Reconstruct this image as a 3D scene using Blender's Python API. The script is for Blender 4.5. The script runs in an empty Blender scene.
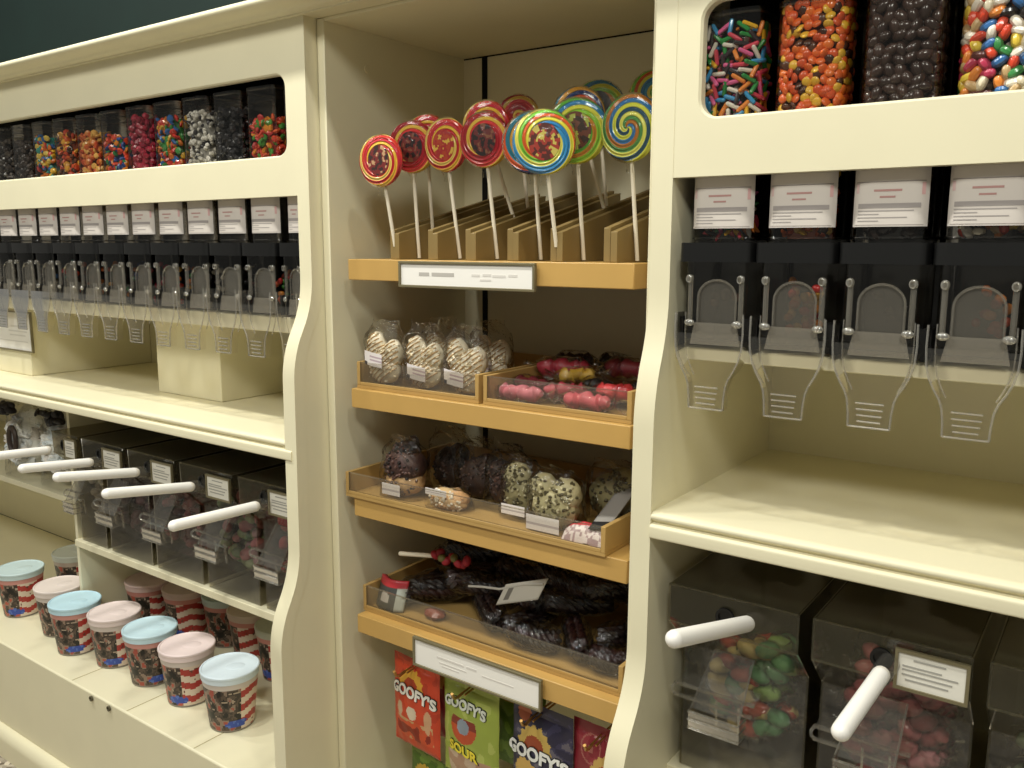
import bpy, math, random, bisect
from mathutils import Vector, Matrix, noise
random.seed(7)
PI = math.pi
col = bpy.context.scene.collection
sc = bpy.context.scene

# ------------------------------------------------------------------ helpers
def lin(c):
    return c / 12.92 if c <= .04045 else ((c + .055) / 1.055) ** 2.4
def rgb(h):
    return tuple(lin(int(h[i:i + 2], 16) / 255) for i in (0, 2, 4))
def sgnpow(v, p):
    return math.copysign(abs(v) ** p, v)

def material(name, colour=None, rough=.5, spec=.5, attr=False, metal=0, bump=None, mottle=0, coat=0, emit=None):
    m = bpy.data.materials.new(name); m.use_nodes = True
    nt = m.node_tree; b = nt.nodes['Principled BSDF']
    b.inputs['Roughness'].default_value = rough
    b.inputs['Specular IOR Level'].default_value = spec
    b.inputs['Metallic'].default_value = metal
    b.inputs['Coat Weight'].default_value = coat
    if attr:
        a = nt.nodes.new('ShaderNodeAttribute'); a.attribute_name = 'Col'
        nt.links.new(a.outputs['Color'], b.inputs['Base Color'])
    else:
        cc = (*rgb(colour), 1)
        b.inputs['Base Color'].default_value = cc
        if mottle:
            tc = nt.nodes.new('ShaderNodeTexCoord')
            n = nt.nodes.new('ShaderNodeTexNoise'); n.inputs['Scale'].default_value = 9; n.inputs['Detail'].default_value = 5
            r = nt.nodes.new('ShaderNodeValToRGB')
            r.color_ramp.elements[0].position = .3; r.color_ramp.elements[1].position = .7
            r.color_ramp.elements[0].color = tuple(x * (1 - mottle) for x in cc[:3]) + (1,)
            r.color_ramp.elements[1].color = cc
            nt.links.new(tc.outputs['Object'], n.inputs['Vector'])
            nt.links.new(n.outputs['Fac'], r.inputs['Fac']); nt.links.new(r.outputs['Color'], b.inputs['Base Color'])
    if bump:
        n = nt.nodes.new('ShaderNodeTexNoise'); n.inputs['Scale'].default_value = bump[0]; n.inputs['Detail'].default_value = 3
        tc = nt.nodes.new('ShaderNodeTexCoord'); nt.links.new(tc.outputs['Object'], n.inputs['Vector'])
        bp = nt.nodes.new('ShaderNodeBump'); bp.inputs['Strength'].default_value = bump[1]; bp.inputs['Distance'].default_value = bump[2]
        nt.links.new(n.outputs['Fac'], bp.inputs['Height']); nt.links.new(bp.outputs['Normal'], b.inputs['Normal'])
    return m

def clear(name, tint='ffffff', rough=.06, base=.05, blend=.25, bump=None, gloss='ffffff', haze=0, haze_col='ffffff'):
    """thin clear plastic: a see-through sheet with a glossy film that strengthens at grazing angles"""
    m = bpy.data.materials.new(name); m.use_nodes = True
    nt = m.node_tree; nt.nodes.remove(nt.nodes['Principled BSDF'])
    out = nt.nodes['Material Output']
    tr = nt.nodes.new('ShaderNodeBsdfTransparent'); tr.inputs['Color'].default_value = (*rgb(tint), 1)
    gl = nt.nodes.new('ShaderNodeBsdfGlossy'); gl.inputs['Roughness'].default_value = rough; gl.inputs['Color'].default_value = (*rgb(gloss), 1)
    lw = nt.nodes.new('ShaderNodeLayerWeight'); lw.inputs['Blend'].default_value = blend
    ad = nt.nodes.new('ShaderNodeMath'); ad.operation = 'MULTIPLY_ADD'; ad.inputs[1].default_value = .8; ad.inputs[2].default_value = base; ad.use_clamp = True
    mx = nt.nodes.new('ShaderNodeMixShader')
    nt.links.new(lw.outputs['Fresnel'], ad.inputs[0]); nt.links.new(ad.outputs[0], mx.inputs[0])
    src = tr
    if haze:
        df = nt.nodes.new('ShaderNodeBsdfDiffuse'); df.inputs['Color'].default_value = (*rgb(haze_col), 1)
        m2 = nt.nodes.new('ShaderNodeMixShader'); m2.inputs[0].default_value = haze
        nt.links.new(tr.outputs[0], m2.inputs[1]); nt.links.new(df.outputs[0], m2.inputs[2]); src = m2
    nt.links.new(src.outputs[0], mx.inputs[1]); nt.links.new(gl.outputs[0], mx.inputs[2]); nt.links.new(mx.outputs[0], out.inputs['Surface'])
    if bump:
        n = nt.nodes.new('ShaderNodeTexNoise'); n.inputs['Scale'].default_value = bump[0]; n.inputs['Detail'].default_value = 3
        tc = nt.nodes.new('ShaderNodeTexCoord'); nt.links.new(tc.outputs['Object'], n.inputs['Vector'])
        bp = nt.nodes.new('ShaderNodeBump'); bp.inputs['Strength'].default_value = bump[1]; bp.inputs['Distance'].default_value = bump[2]
        nt.links.new(n.outputs['Fac'], bp.inputs['Height'])
        nt.links.new(bp.outputs['Normal'], gl.inputs['Normal']); nt.links.new(bp.outputs['Normal'], lw.inputs['Normal'])
    return m

class MB:
    def __init__(s): s.v = []; s.f = []; s.m = []; s.c = []; s.s = []; s.hascol = False
    def add(s, vs, fs, mat=0, c=None, smooth=True):
        o = len(s.v); s.v += [tuple(p) for p in vs]
        for i, f in enumerate(fs):
            s.f.append(tuple(o + k for k in f)); s.m.append(mat); s.s.append(smooth)
            cc = c[i] if isinstance(c, list) else c
            if cc is not None: s.hascol = True
            s.c.append(cc)
        return s
    def box(s, x0, x1, y0, y1, z0, z1, mat=0, c=None):
        vs = [(x, y, z) for x in (x0, x1) for y in (y0, y1) for z in (z0, z1)]
        return s.add(vs, [(0, 1, 3, 2), (4, 6, 7, 5), (0, 4, 5, 1), (2, 3, 7, 6), (0, 2, 6, 4), (1, 5, 7, 3)], mat, c, False)
    def prism(s, prof, x0, x1, mat=0, c=None, smooth=True, caps=True):
        """profile of (y,z) points extruded along x"""
        n = len(prof); vs = [(x0, y, z) for y, z in prof] + [(x1, y, z) for y, z in prof]
        fs = [(i, (i + 1) % n, n + (i + 1) % n, n + i) for i in range(n)]
        s.add(vs, fs, mat, c, smooth)
        if caps:
            s.add([(x0, y, z) for y, z in prof], [tuple(range(n - 1, -1, -1))], mat, c, False)
            s.add([(x1, y, z) for y, z in prof], [tuple(range(n))], mat, c, False)
        return s
    def plate(s, outline, y0, y1, mat=0, c=None):
        """outline of (x,z) points given thickness along y"""
        n = len(outline)
        s.add([(x, y0, z) for x, z in outline], [tuple(range(n))], mat, c, False)
        s.add([(x, y1, z) for x, z in outline], [tuple(range(n - 1, -1, -1))], mat, c, False)
        vs = [(x, y0, z) for x, z in outline] + [(x, y1, z) for x, z in outline]
        return s.add(vs, [(i, n + i, n + (i + 1) % n, (i + 1) % n) for i in range(n)], mat, c, True)
    def tube(s, path, r, n=8, mat=0, c=None, closed=False, caps=True):
        P = [Vector(p) for p in path]; k = len(P); vs = []
        rr = r if isinstance(r, (list, tuple)) else [r] * k
        up = None
        for i in range(k):
            a = P[(i - 1) % k] if (closed or i > 0) else P[i]
            b = P[(i + 1) % k] if (closed or i < k - 1) else P[i]
            t = (b - a); t = t.normalized() if t.length > 1e-9 else Vector((0, 0, 1))
            if up is None: up = t.orthogonal().normalized()
            else:
                up = up - t * up.dot(t)
                up = up.normalized() if up.length > 1e-6 else t.orthogonal().normalized()
            w = t.cross(up)
            for j in range(n):
                q = 2 * PI * j / n
                vs.append(P[i] + (up * math.cos(q) + w * math.sin(q)) * rr[i])
        fs = []
        for i in range(k if closed else k - 1):
            i2 = (i + 1) % k
            for j in range(n):
                fs.append((i * n + j, i * n + (j + 1) % n, i2 * n + (j + 1) % n, i2 * n + j))
        if caps and not closed:
            fs.append(tuple(range(n - 1, -1, -1))); fs.append(tuple((k - 1) * n + j for j in range(n)))
        return s.add(vs, fs, mat, c)
    def capsule(s, a, b, r, n=10, mat=0, c=None):
        a = Vector(a); b = Vector(b); t = (b - a).normalized()
        pts = []; rad = []
        for q in (0.12, .45, .8, 1.2, PI / 2): pts.append(a - t * r * math.cos(q)); rad.append(r * math.sin(q))
        for q in (PI / 2, 1.2, .8, .45, .12): pts.append(b + t * r * math.cos(q)); rad.append(r * math.sin(q))
        return s.tube(pts, rad, n, mat, c)
    def lathe(s, prof, n=24, cx=0, cy=0, mat=0, c=None, closed=False):
        """prof of (r,z); spun round the vertical through cx,cy"""
        k = len(prof); vs = [(cx + r * math.cos(2 * PI * j / n), cy + r * math.sin(2 * PI * j / n), z) for r, z in prof for j in range(n)]
        fs = [(i * n + j, i * n + (j + 1) % n, (i + 1) * n + (j + 1) % n, (i + 1) * n + j) for i in range(k - 1) for j in range(n)]
        return s.add(vs, fs, mat, c)
    def ell(s, ctr, rad, rot=None, n=10, m=6, mat=0, c=None, bumpy=0, sd=0):
        ctr = Vector(ctr); vs = []
        for i in range(m + 1):
            th = PI * i / m
            for j in range(n if 0 < i < m else 1):
                ph = 2 * PI * j / n
                d = Vector((math.sin(th) * math.cos(ph), math.sin(th) * math.sin(ph), math.cos(th)))
                if bumpy: d = d * (1 + bumpy * noise.noise(d * 2.3 + Vector((sd, sd * .7, 0))))
                p = Vector((d.x * rad[0], d.y * rad[1], d.z * rad[2]))
                if rot: p = rot @ p
                vs.append(ctr + p)
        fs = []
        ix = lambda i, j: 0 if i == 0 else (1 + (m - 1) * n if i == m else 1 + (i - 1) * n + j % n)
        for i in range(m):
            for j in range(n):
                if i == 0: fs.append((0, ix(1, j), ix(1, j + 1)))
                elif i == m - 1: fs.append((ix(i, j), ix(m, 0), ix(i, j + 1)))
                else: fs.append((ix(i, j), ix(i + 1, j), ix(i + 1, j + 1), ix(i, j + 1)))
        return s.add(vs, fs, mat, c)
    def grid(s, fn, nu, nv, mat=0, cfn=None, smooth=True):
        vs = [fn(i / nu, j / nv) for j in range(nv + 1) for i in range(nu + 1)]
        fs = []; cs = []
        for j in range(nv):
            for i in range(nu):
                a = j * (nu + 1) + i
                fs.append((a, a + 1, a + nu + 2, a + nu + 1))
                cs.append(cfn((i + .5) / nu, (j + .5) / nv) if cfn else None)
        return s.add(vs, fs, mat, cs, smooth)
    def build(s, name, mats, parent=None, bevel=0, sharp=35, solid=0):
        off = Vector((0, 0, 0)); p = parent
        while p is not None: off += p.location; p = p.parent
        me = bpy.data.meshes.new(name)
        me.from_pydata([tuple(Vector(v) - off) for v in s.v], [], s.f)
        for m in (mats if isinstance(mats, (list, tuple)) else [mats]): me.materials.append(m)
        me.polygons.foreach_set('material_index', s.m); me.polygons.foreach_set('use_smooth', s.s)
        if s.hascol:
            at = me.color_attributes.new('Col', 'FLOAT_COLOR', 'CORNER'); data = []
            for f, c in zip(s.f, s.c):
                data += ((*c, 1) if c else (1, 1, 1, 1)) * len(f)
            at.data.foreach_set('color', data)
        me.update()
        if sharp: me.set_sharp_from_angle(angle=math.radians(sharp))
        o = bpy.data.objects.new(name, me); col.objects.link(o)
        if parent is not None: o.parent = parent
        if bevel:
            b = o.modifiers.new('bevel', 'BEVEL'); b.width = bevel; b.segments = 2; b.limit_method = 'ANGLE'; b.angle_limit = math.radians(50)
        if solid:
            b = o.modifiers.new('solid', 'SOLIDIFY'); b.thickness = solid; b.offset = 0
        return o

def tag(o, label, cat, group=None, kind=None):
    o['label'] = label; o['category'] = cat
    if group: o['group'] = group
    if kind: o['kind'] = kind
    return o
def thing(name, label, cat, loc=(0, 0, 0), group=None):
    o = bpy.data.objects.new(name, None); col.objects.link(o); o.location = loc; o.empty_display_size = .02
    return tag(o, label, cat, group)
kids = {}
def copy_tree(o, loc=None, label=None, rot=None):
    if not kids:
        pass
    def rec(a, parent):
        c = a.copy(); col.objects.link(c)
        if parent is not None:
            c.parent = parent; c.matrix_parent_inverse = a.matrix_parent_inverse.copy()
        for ch in list(a.children): rec(ch, c)
        return c
    r = rec(o, None)
    if loc is not None: r.location = loc
    if rot is not None: r.rotation_euler = rot
    if label: r['label'] = label
    return r

def round_poly(pts, radii, seg=6):
    out = []; n = len(pts)
    for i in range(n):
        p = Vector(pts[i]); r = radii[i]
        if not r: out.append(tuple(p)); continue
        a = Vector(pts[i - 1]); b = Vector(pts[(i + 1) % n])
        p0 = p + (a - p).normalized() * min(r, (a - p).length * .49); p1 = p + (b - p).normalized() * min(r, (b - p).length * .49)
        for k in range(seg + 1):
            t = k / seg
            out.append(tuple(p0 * (1 - t) ** 2 + p * 2 * t * (1 - t) + p1 * t * t))
    return out

def text_mesh(body, size, bold=0.0, extrude=.0006):
    cu = bpy.data.curves.new('lettering', 'FONT'); cu.body = body; cu.size = size; cu.align_x = 'CENTER'; cu.align_y = 'CENTER'
    cu.offset = bold; cu.extrude = extrude; cu.resolution_u = 3
    o = bpy.data.objects.new('lettering', cu); col.objects.link(o)
    dg = bpy.context.evaluated_depsgraph_get(); dg.update()
    me = bpy.data.meshes.new_from_object(o.evaluated_get(dg))
    vs = [tuple(v.co) for v in me.vertices]; fs = [tuple(p.vertices) for p in me.polygons]
    bpy.data.objects.remove(o); bpy.data.curves.remove(cu); bpy.data.meshes.remove(me)
    return vs, fs

# ------------------------------------------------------------------ materials
CREAM = material('cream paint', 'e8e0c0', .42, .4, mottle=.04)
CREAM_IN = CREAM
GOLD = material('gold lacquered board', 'c69e5a', .38, .5, mottle=.08)
GOLDTRAY = material('gold tray board', 'b9965a', .45, .4, mottle=.1)
GOLDRACK_SHADE = material('gold rack board', '8c7547', .5, .4, mottle=.1)  # gold darkened in the colour for the shadow on the rails
BRASS = material('brass hook', 'b58d52', .3, .5, metal=.8)
TEAL = material('teal wall paint', '0b201d', .7, .3, mottle=.15)
FLOORM = material('speckled carpet', '9a8f7c', .9, .1)
BLACK = material('black plastic', '101010', .35, .5)
BLACKM = material('unlit depth black', '0b0a09', .8, .1)  # black that stands in for the unlit depth behind the jars
DARKSLOT = material('dark steel strip', '0c0b0a', .6, .2)
WHITEP = material('white handle plastic', 'f7f3ec', .35, .5)
PAPER = material('printed paper', attr=True, rough=.55, spec=.3)
VCOL = material('printed plastic', attr=True, rough=.4, spec=.5)
CANDY = material('candy shell', attr=True, rough=.25, spec=.5, coat=.2)
CANDYM = material('soft candy', attr=True, rough=.5, spec=.4)
FOIL = material('printed film bag', attr=True, rough=.32, spec=.5, bump=(26, .35, .004))
FRAME = material('bronze frame', '7d7458', .4, .5, metal=.3)
STICK = material('paper stick', 'e9dfc9', .6, .3)
SCREW = material('screw hole', '57503c', .5, .4)
ACR = clear('clear acrylic', 'f8f6f0', .05, .05, .2, haze=.03)
ACRD = clear('smoked acrylic', 'e4e0d4', .08, .035, .14, haze=.055, haze_col='a39d80')
ACRB = clear('clear bright plastic', 'faf8f4', .12, .035, .1, haze=.03, haze_col='e6e2d8')
FROST = clear('frosted plastic', 'dedbd4', .2, .05, .3, haze=.14, haze_col='cfcac0')
EDGE = clear('plastic edge', 'f2efe8', .15, .10, .3, haze=.16, haze_col='eeeae0')
JAR = clear('clear jar plastic', 'f8f6f2', .1, .035, .16)
TRAYF = clear('tray front acrylic', 'faf8f4', .1, .035, .14, haze=.04, haze_col='cfc6b8')
WRAP = clear('clear wrapper film', 'fbfaf7', .12, .03, .14, bump=(55, 1, .010))
FROST2 = clear('frosted chute', 'f2efe8', .2, .05, .2, haze=.3, haze_col='cfcac0')
FLAP = clear('flap plastic', 'f0ede6', .12, .06, .35, haze=.05, haze_col='e6e2d8')

# ------------------------------------------------------------------ room
def structure(o): o['kind'] = 'structure'; return o
structure(MB().box(-5.2, 1.6, -3.2, .6, .05, .10).build('floor', FLOORM))
structure(MB().box(-5.2, 1.6, .47, .57, .1, 3.4).build('wall_back', TEAL))
nt = FLOORM.node_tree
vor = nt.nodes.new('ShaderNodeTexVoronoi'); vor.inputs['Scale'].default_value = 70
tc = nt.nodes.new('ShaderNodeTexCoord'); rp = nt.nodes.new('ShaderNodeValToRGB')
rp.color_ramp.elements[0].color = (*rgb('6d6354'), 1); rp.color_ramp.elements[1].color = (*rgb('cdc2ae'), 1)
rp.color_ramp.elements[0].position = .25; rp.color_ramp.elements[1].position = .75
nt.links.new(tc.outputs['Object'], vor.inputs['Vector']); nt.links.new(vor.outputs['Color'], rp.inputs['Fac'])
nt.links.new(rp.outputs['Color'], nt.nodes['Principled BSDF'].inputs['Base Color'])

# crown moulding over all three cabinets
prof = round_poly([(.44, 1.905), (-.008, 1.905), (-.008, 1.908), (-.020, 1.909), (-.026, 1.914), (-.046, 1.9155), (-.058, 1.921), (-.056, 1.931), (-.03, 1.936), (.44, 1.936)],
                  [0, .001, .001, .003, .003, .006, .006, .006, 0, 0], 5)
o = structure(MB().prism(prof, -4.7, .6).build('trim_1', CREAM))

# ------------------------------------------------------------------ cabinets
def side_profile(fl, base, top=1.905):
    """front edge (y,z) from top to floor with the two flares"""
    pts = [(0, top), (0, 1.392), (-fl, 1.300), (-fl - .003, .880), (-base, .782), (-base, .10)]
    return round_poly(pts + [(.3, .10), (.3, top)], [0, .05, .05, .05, .05, 0, 0, 0], 8)[:-2]
def side_panel(parent, x0, x1, fl, base, frame_x):
    fr = side_profile(fl, base)
    b = MB(); n = len(fr); frame_off = .002 if frame_x else 0
    vs = [(x, y + frame_off, z) for x in (x0, x1) for y, z in fr] + [(x, .445, z) for x in (x0, x1) for y, z in fr]
    b.add(vs[:2 * n], [(i, n + i, n + i + 1, i + 1) for i in range(n - 1)])
    b.add(vs, [(i, i + 1, 2 * n + i + 1, 2 * n + i) for i in range(n - 1)] + [(n + i, 3 * n + i, 3 * n + i + 1, n + i + 1) for i in range(n - 1)], smooth=False)
    b.build('side_panel', CREAM, parent)
    if frame_x is not None:
        b = MB(); n = len(fr); x0, x1 = frame_x
        vs = [(x, y + dy, z) for dy in (0, .026) for x in (x0, x1) for y, z in fr]
        fs = []
        for i in range(n - 1):
            fs += [(i, n + i, n + i + 1, i + 1), (2 * n + i, 2 * n + i + 1, 3 * n + i + 1, 3 * n + i), (i, i + 1, 2 * n + i + 1, 2 * n + i), (n + i, 3 * n + i, 3 * n + i + 1, n + i + 1)]
        b.add(vs, fs, smooth=False); b.build('face_frame', CREAM, parent)

def rr_hole(x0, x1, z0, z1, r, seg=7):
    pts = []; cor = []
    for (cx, cz, a0, ci) in ((x1 - r, z1 - r, 0, 0), (x0 + r, z1 - r, PI / 2, 1), (x0 + r, z0 + r, PI, 2), (x1 - r, z0 + r, 1.5 * PI, 3)):
        for k in range(seg + 1):
            a = a0 + PI / 2 * k / seg
            pts.append((cx + r * math.cos(a), cz + r * math.sin(a))); cor.append(ci)
    return pts, cor
def front_panel(parent, x0, x1, z0, z1, hx0, hx1, hz0, hz1, y0, y1):
    b = MB(); r = .024
    big, cor = rr_hole(hx0 - .003, hx1 + .003, hz0 - .003, hz1 + .003, r + .003); sm, _ = rr_hole(hx0, hx1, hz0, hz1, r)
    C4 = [(x1, z1), (x0, z1), (x0, z0), (x1, z0)]; n = len(big)
    for (yy, flip) in ((y0, False), (y1, True)):
        vs = [(x, yy, z) for x, z in big] + [(x, yy, z) for x, z in C4]; fs = []
        for i in range(n):
            j = (i + 1) % n
            if cor[i] == cor[j]: fs.append((i, n + cor[i], j))
            else: fs.append((i, n + cor[i], n + cor[j], j))
        b.add(vs, [f[::-1] if flip else f for f in fs], smooth=False)
    rings = [(big, y0), (sm, y0 + .003), (sm, y1 - .003), (big, y1)]
    vs = [(x, yy, z) for R, yy in rings for x, z in R]
    b.add(vs, [(k * n + i, k * n + (i + 1) % n, (k + 1) * n + (i + 1) % n, (k + 1) * n + i) for k in range(3) for i in range(n)], smooth=True)
    # outer edge with a softened lower front lip
    vs = [(x, yy, z) for yy in (y0, y1) for x, z in C4]
    b.add(vs, [(i, 4 + i, 4 + (i + 1) % 4, (i + 1) % 4) for i in range(4)], smooth=False)
    return b.build('front_panel', CREAM, parent)

def moulded_shelf(parent, x0, x1, fl, ztop, name='counter_shelf'):
    f = -fl - .002
    prof = round_poly([(.445, ztop), (f + .006, ztop), (f - .001, ztop - .004), (f - .001, ztop - .010), (f + .006, ztop - .0135), (f + .006, ztop - .016),
                       (f - .004, ztop - .018), (f - .004, ztop - .037), (.0, ztop - .037), (.0, ztop - .022), (.445, ztop - .022)],
                      [0, .003, .003, .003, .002, .002, .004, .003, 0, 0, 0], 4)
    return MB().prism(prof, x0, x1).build(name, CREAM, parent, bevel=0)

# --- left cabinet
cabL = thing('display_cabinet', 'long cream candy cabinet at left with twelve slim dispensers and a ledge of tubs', 'cabinet', (-2.2, 0, .10), 'cream shop cabinets')
side_panel(cabL, -1.262, -1.2500, .05, .105, (-1.281, -1.2489))
front_panel(cabL, -4.6, -1.281, 1.5925, 1.905, -4.4, -1.308, 1.667, 1.812, .0005, .0190)
moulded_shelf(cabL, -4.6, -1.262, .048, 1.137)
MB().box(-4.6, -1.262, .437, .445, .43, 1.90).build('back_panel', CREAM, cabL)
MB().box(-4.6, -1.262, .02, .437, 1.885, 1.903).build('top_panel', CREAM, cabL)
MB().box(-4.6, -1.262, .026, .437, 1.3300, 1.3615).build('dispenser_ledge', CREAM, cabL, bevel=.002)
MB().box(-4.6, -1.262, .175, .185, 1.362, 1.884).build('added_dark_board', BLACKM, cabL)  # board added to make the unlit space behind the jars black
MB().box(-1.978, -1.7215, .130, .436, 1.1375, 1.3295).build('support_box', CREAM, cabL, bevel=.002)
MB().box(-2.76, -2.4995, .070, .436, 1.1375, 1.3295).build('support_box', CREAM, cabL, bevel=.002)
b = MB().box(-4.6, -1.262, -.105, .437, .18, .43)
b.build('base_box', CREAM, cabL, bevel=.004)
MB().prism(round_poly([(.2, .10), (-.128, .10), (-.128, .160), (-.118, .176), (-.1, .182), (.2, .182)], [0, 0, .01, .008, .004, 0]), -4.6, -1.262).build('plinth_rail', CREAM, cabL)
for x in (-1.963, -1.885):
    s = MB().lathe([(.0065, 0), (.0065, .004), (.004, .004), (.0035, .001), (0.0002, .001)], 14)
    s.v = [(x + a, -.106 - c, .418 + bb) for a, bb, c in s.v]
    s.build('screw_hole', SCREW, cabL)
# low shelf under the bins, with its divider and the open bay beyond it
MB().box(-2.277, -1.262, .040, .436, .695, .713).build('bin_shelf', CREAM, cabL, bevel=.0015)
MB().box(-2.290, -2.277, .050, .436, .431, 1.10).build('divider_panel', CREAM, cabL, bevel=.0015)
MB().box(-4.6, -2.291, .050, .436, .806, .822).build('bay_shelf', CREAM, cabL, bevel=.0015)
for x in (-2.065, -1.82, -1.56):     # joints in the boarded ledge
    MB().box(x - .0012, x + .0012, -.100, .03, .4302, .4306).build('ledge_joint', material('joint', 'b3a77e', .7), cabL)

# --- middle bay
cabM = thing('display_cabinet', 'narrow cream shelving bay between the two dispenser cabinets with four gold shelves', 'cabinet', (-.9, .2, .10), 'cream shop cabinets')
MB().box(-1.2485, -1.230, .030, .445, .10, 1.904).build('side_panel', CREAM, cabM, bevel=.0015)
MB().box(-.574, -.5555, .030, .445, .10, 1.904).build('side_panel', CREAM, cabM, bevel=.0015)
MB().box(-1.23, -.574, .031, .445, 1.8993, 1.9047).build('top_panel', CREAM, cabM, bevel=.001)
MB().box(-1.23, -.574, .430, .445, .10, 1.8993).build('back_panel', CREAM, cabM)
MB().box(-1.23, -.574, .035, .43, .27, .30).build('bottom_shelf', CREAM, cabM)
for x in (-1.172, -.64):
    MB().box(x - .0065, x + .0065, .4275, .4305, .34, 1.8985).build('slotted_strip', DARKSLOT, cabM)
MB().box(-1.229, -.575, .4293, .4304, 1.8966, 1.8993).build('painted_shade_strip', DARKSLOT, cabM)  # solid dark strip painting in the shade where ceiling meets back
s = MB().lathe([(.0075, 0), (.007, .0015), (.0002, .002)], 16); s.v = [(-1.2302 + z, .137 + x, 1.8325 + y) for x, y, z in s.v]
s.build('screw_cap', CREAM, cabM)

# --- right cabinet
cabR = thing('display_cabinet', 'cream candy cabinet at right with four large dispensers above scoop bins', 'cabinet', (-.2, 0, .10), 'cream shop cabinets')
side_panel(cabR, -.555, -.524, .036, .105, None)
front_panel(cabR, -.524, .5, 1.5925, 1.905, -.4885, .45, 1.668, 1.812, .0005, .0190)
moulded_shelf(cabR, -.524, .5, .0345, 1.134)
MB().box(-.524, .5, .437, .445, .30, 1.90).build('back_panel', CREAM, cabR)
MB().box(-.524, .5, .02, .437, 1.885, 1.903).build('top_panel', CREAM, cabR)
MB().box(-.524, .5, .026, .437, 1.3440, 1.3615).build('dispenser_ledge', CREAM, cabR, bevel=.002)
MB().box(-.524, .5, .175, .185, 1.362, 1.884).build('added_dark_board', BLACKM, cabR)  # added here too, painting the dark interior behind the large jars
MB().box(-.524, .5, .040, .437, .690, .712).build('bin_shelf', CREAM, cabR, bevel=.002)
MB().box(-.524, .5, -.09, .437, .28, .34).build('base_box', CREAM, cabR)

# ------------------------------------------------------------------ gravity dispensers
def sup(a, b, n, cy, k=40, full=True, off=0, t0=None, t1=None):
    out = []
    for i in range(k):
        t = 2 * PI * i / k
        out.append(((a + off) * sgnpow(math.cos(t), 2 / n), cy + (b + off) * sgnpow(math.sin(t), 2 / n)))
    return out
def loft(b, ring, z0, z1, mat=0, c=None, top=False, bottom=False, dx=0):
    n = len(ring)
    vs = [(x + dx, y, z) for z in (z0, z1) for x, y in ring]
    b.add(vs, [(i, (i + 1) % n, n + (i + 1) % n, n + i) for i in range(n)], mat, c)
    if top: b.add([(x + dx, y, z1) for x, y in ring], [tuple(range(n))], mat, c, False)
    if bottom: b.add([(x + dx, y, z0) for x, y in ring], [tuple(range(n - 1, -1, -1))], mat, c, False)
JA, JB, JY, JN = .0455, .052, .073, 5
def front_path(off, xmax, k=24):
    """points along the front face of the jar from -xmax to xmax"""
    out = []
    for i in range(k + 1):
        x = -xmax + 2 * xmax * i / k
        y = JY - (JB + off) * (1 - (abs(x) / (JA + off)) ** JN) ** (1 / JN)
        out.append((x, y))
    return out
def label_mesh(b, W=.0425):
    path = front_path(.0008, W)
    def strip(x0, x1, z0, z1, c, lift):
        pp = [p for p in front_path(.0008 + lift, W) if x0 <= p[0] <= x1]
        vs = [(x, y, z) for z in (z0, z1) for x, y in pp]; n = len(pp)
        b.add(vs, [(i, i + 1, n + i + 1, n + i) for i in range(n - 1)], 0, c)
    strip(-W, W, 1.525, 1.612, rgb('d6cdc4'), 0)
    rim = rgb('9a8f8a')
    strip(-.039, .039, 1.5775, 1.5785, rim, .0003)
    strip(-.039, .039, 1.5268, 1.5274, rim, .0003)
    red = rgb('b98e88'); grey = rgb('a39b97')
    strip(-.018, .016, 1.5665, 1.5690, red, .0003); strip(-.011, .010, 1.5590, 1.5612, red, .0003)
    strip(.032, .039, 1.562, 1.576, rgb('d4a9a6'), .0002); strip(-.039, -.032, 1.565, 1.576, rgb('d4b6b2'), .0002)
    strip(-.038, .036, 1.5470, 1.5525, grey, .0003)
    for k, e in enumerate((.030, -.008, .022, -.010)):
        z = 1.5432 - k * .004
        strip(-.038, e, z, z + .0012, grey, .0003)

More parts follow.
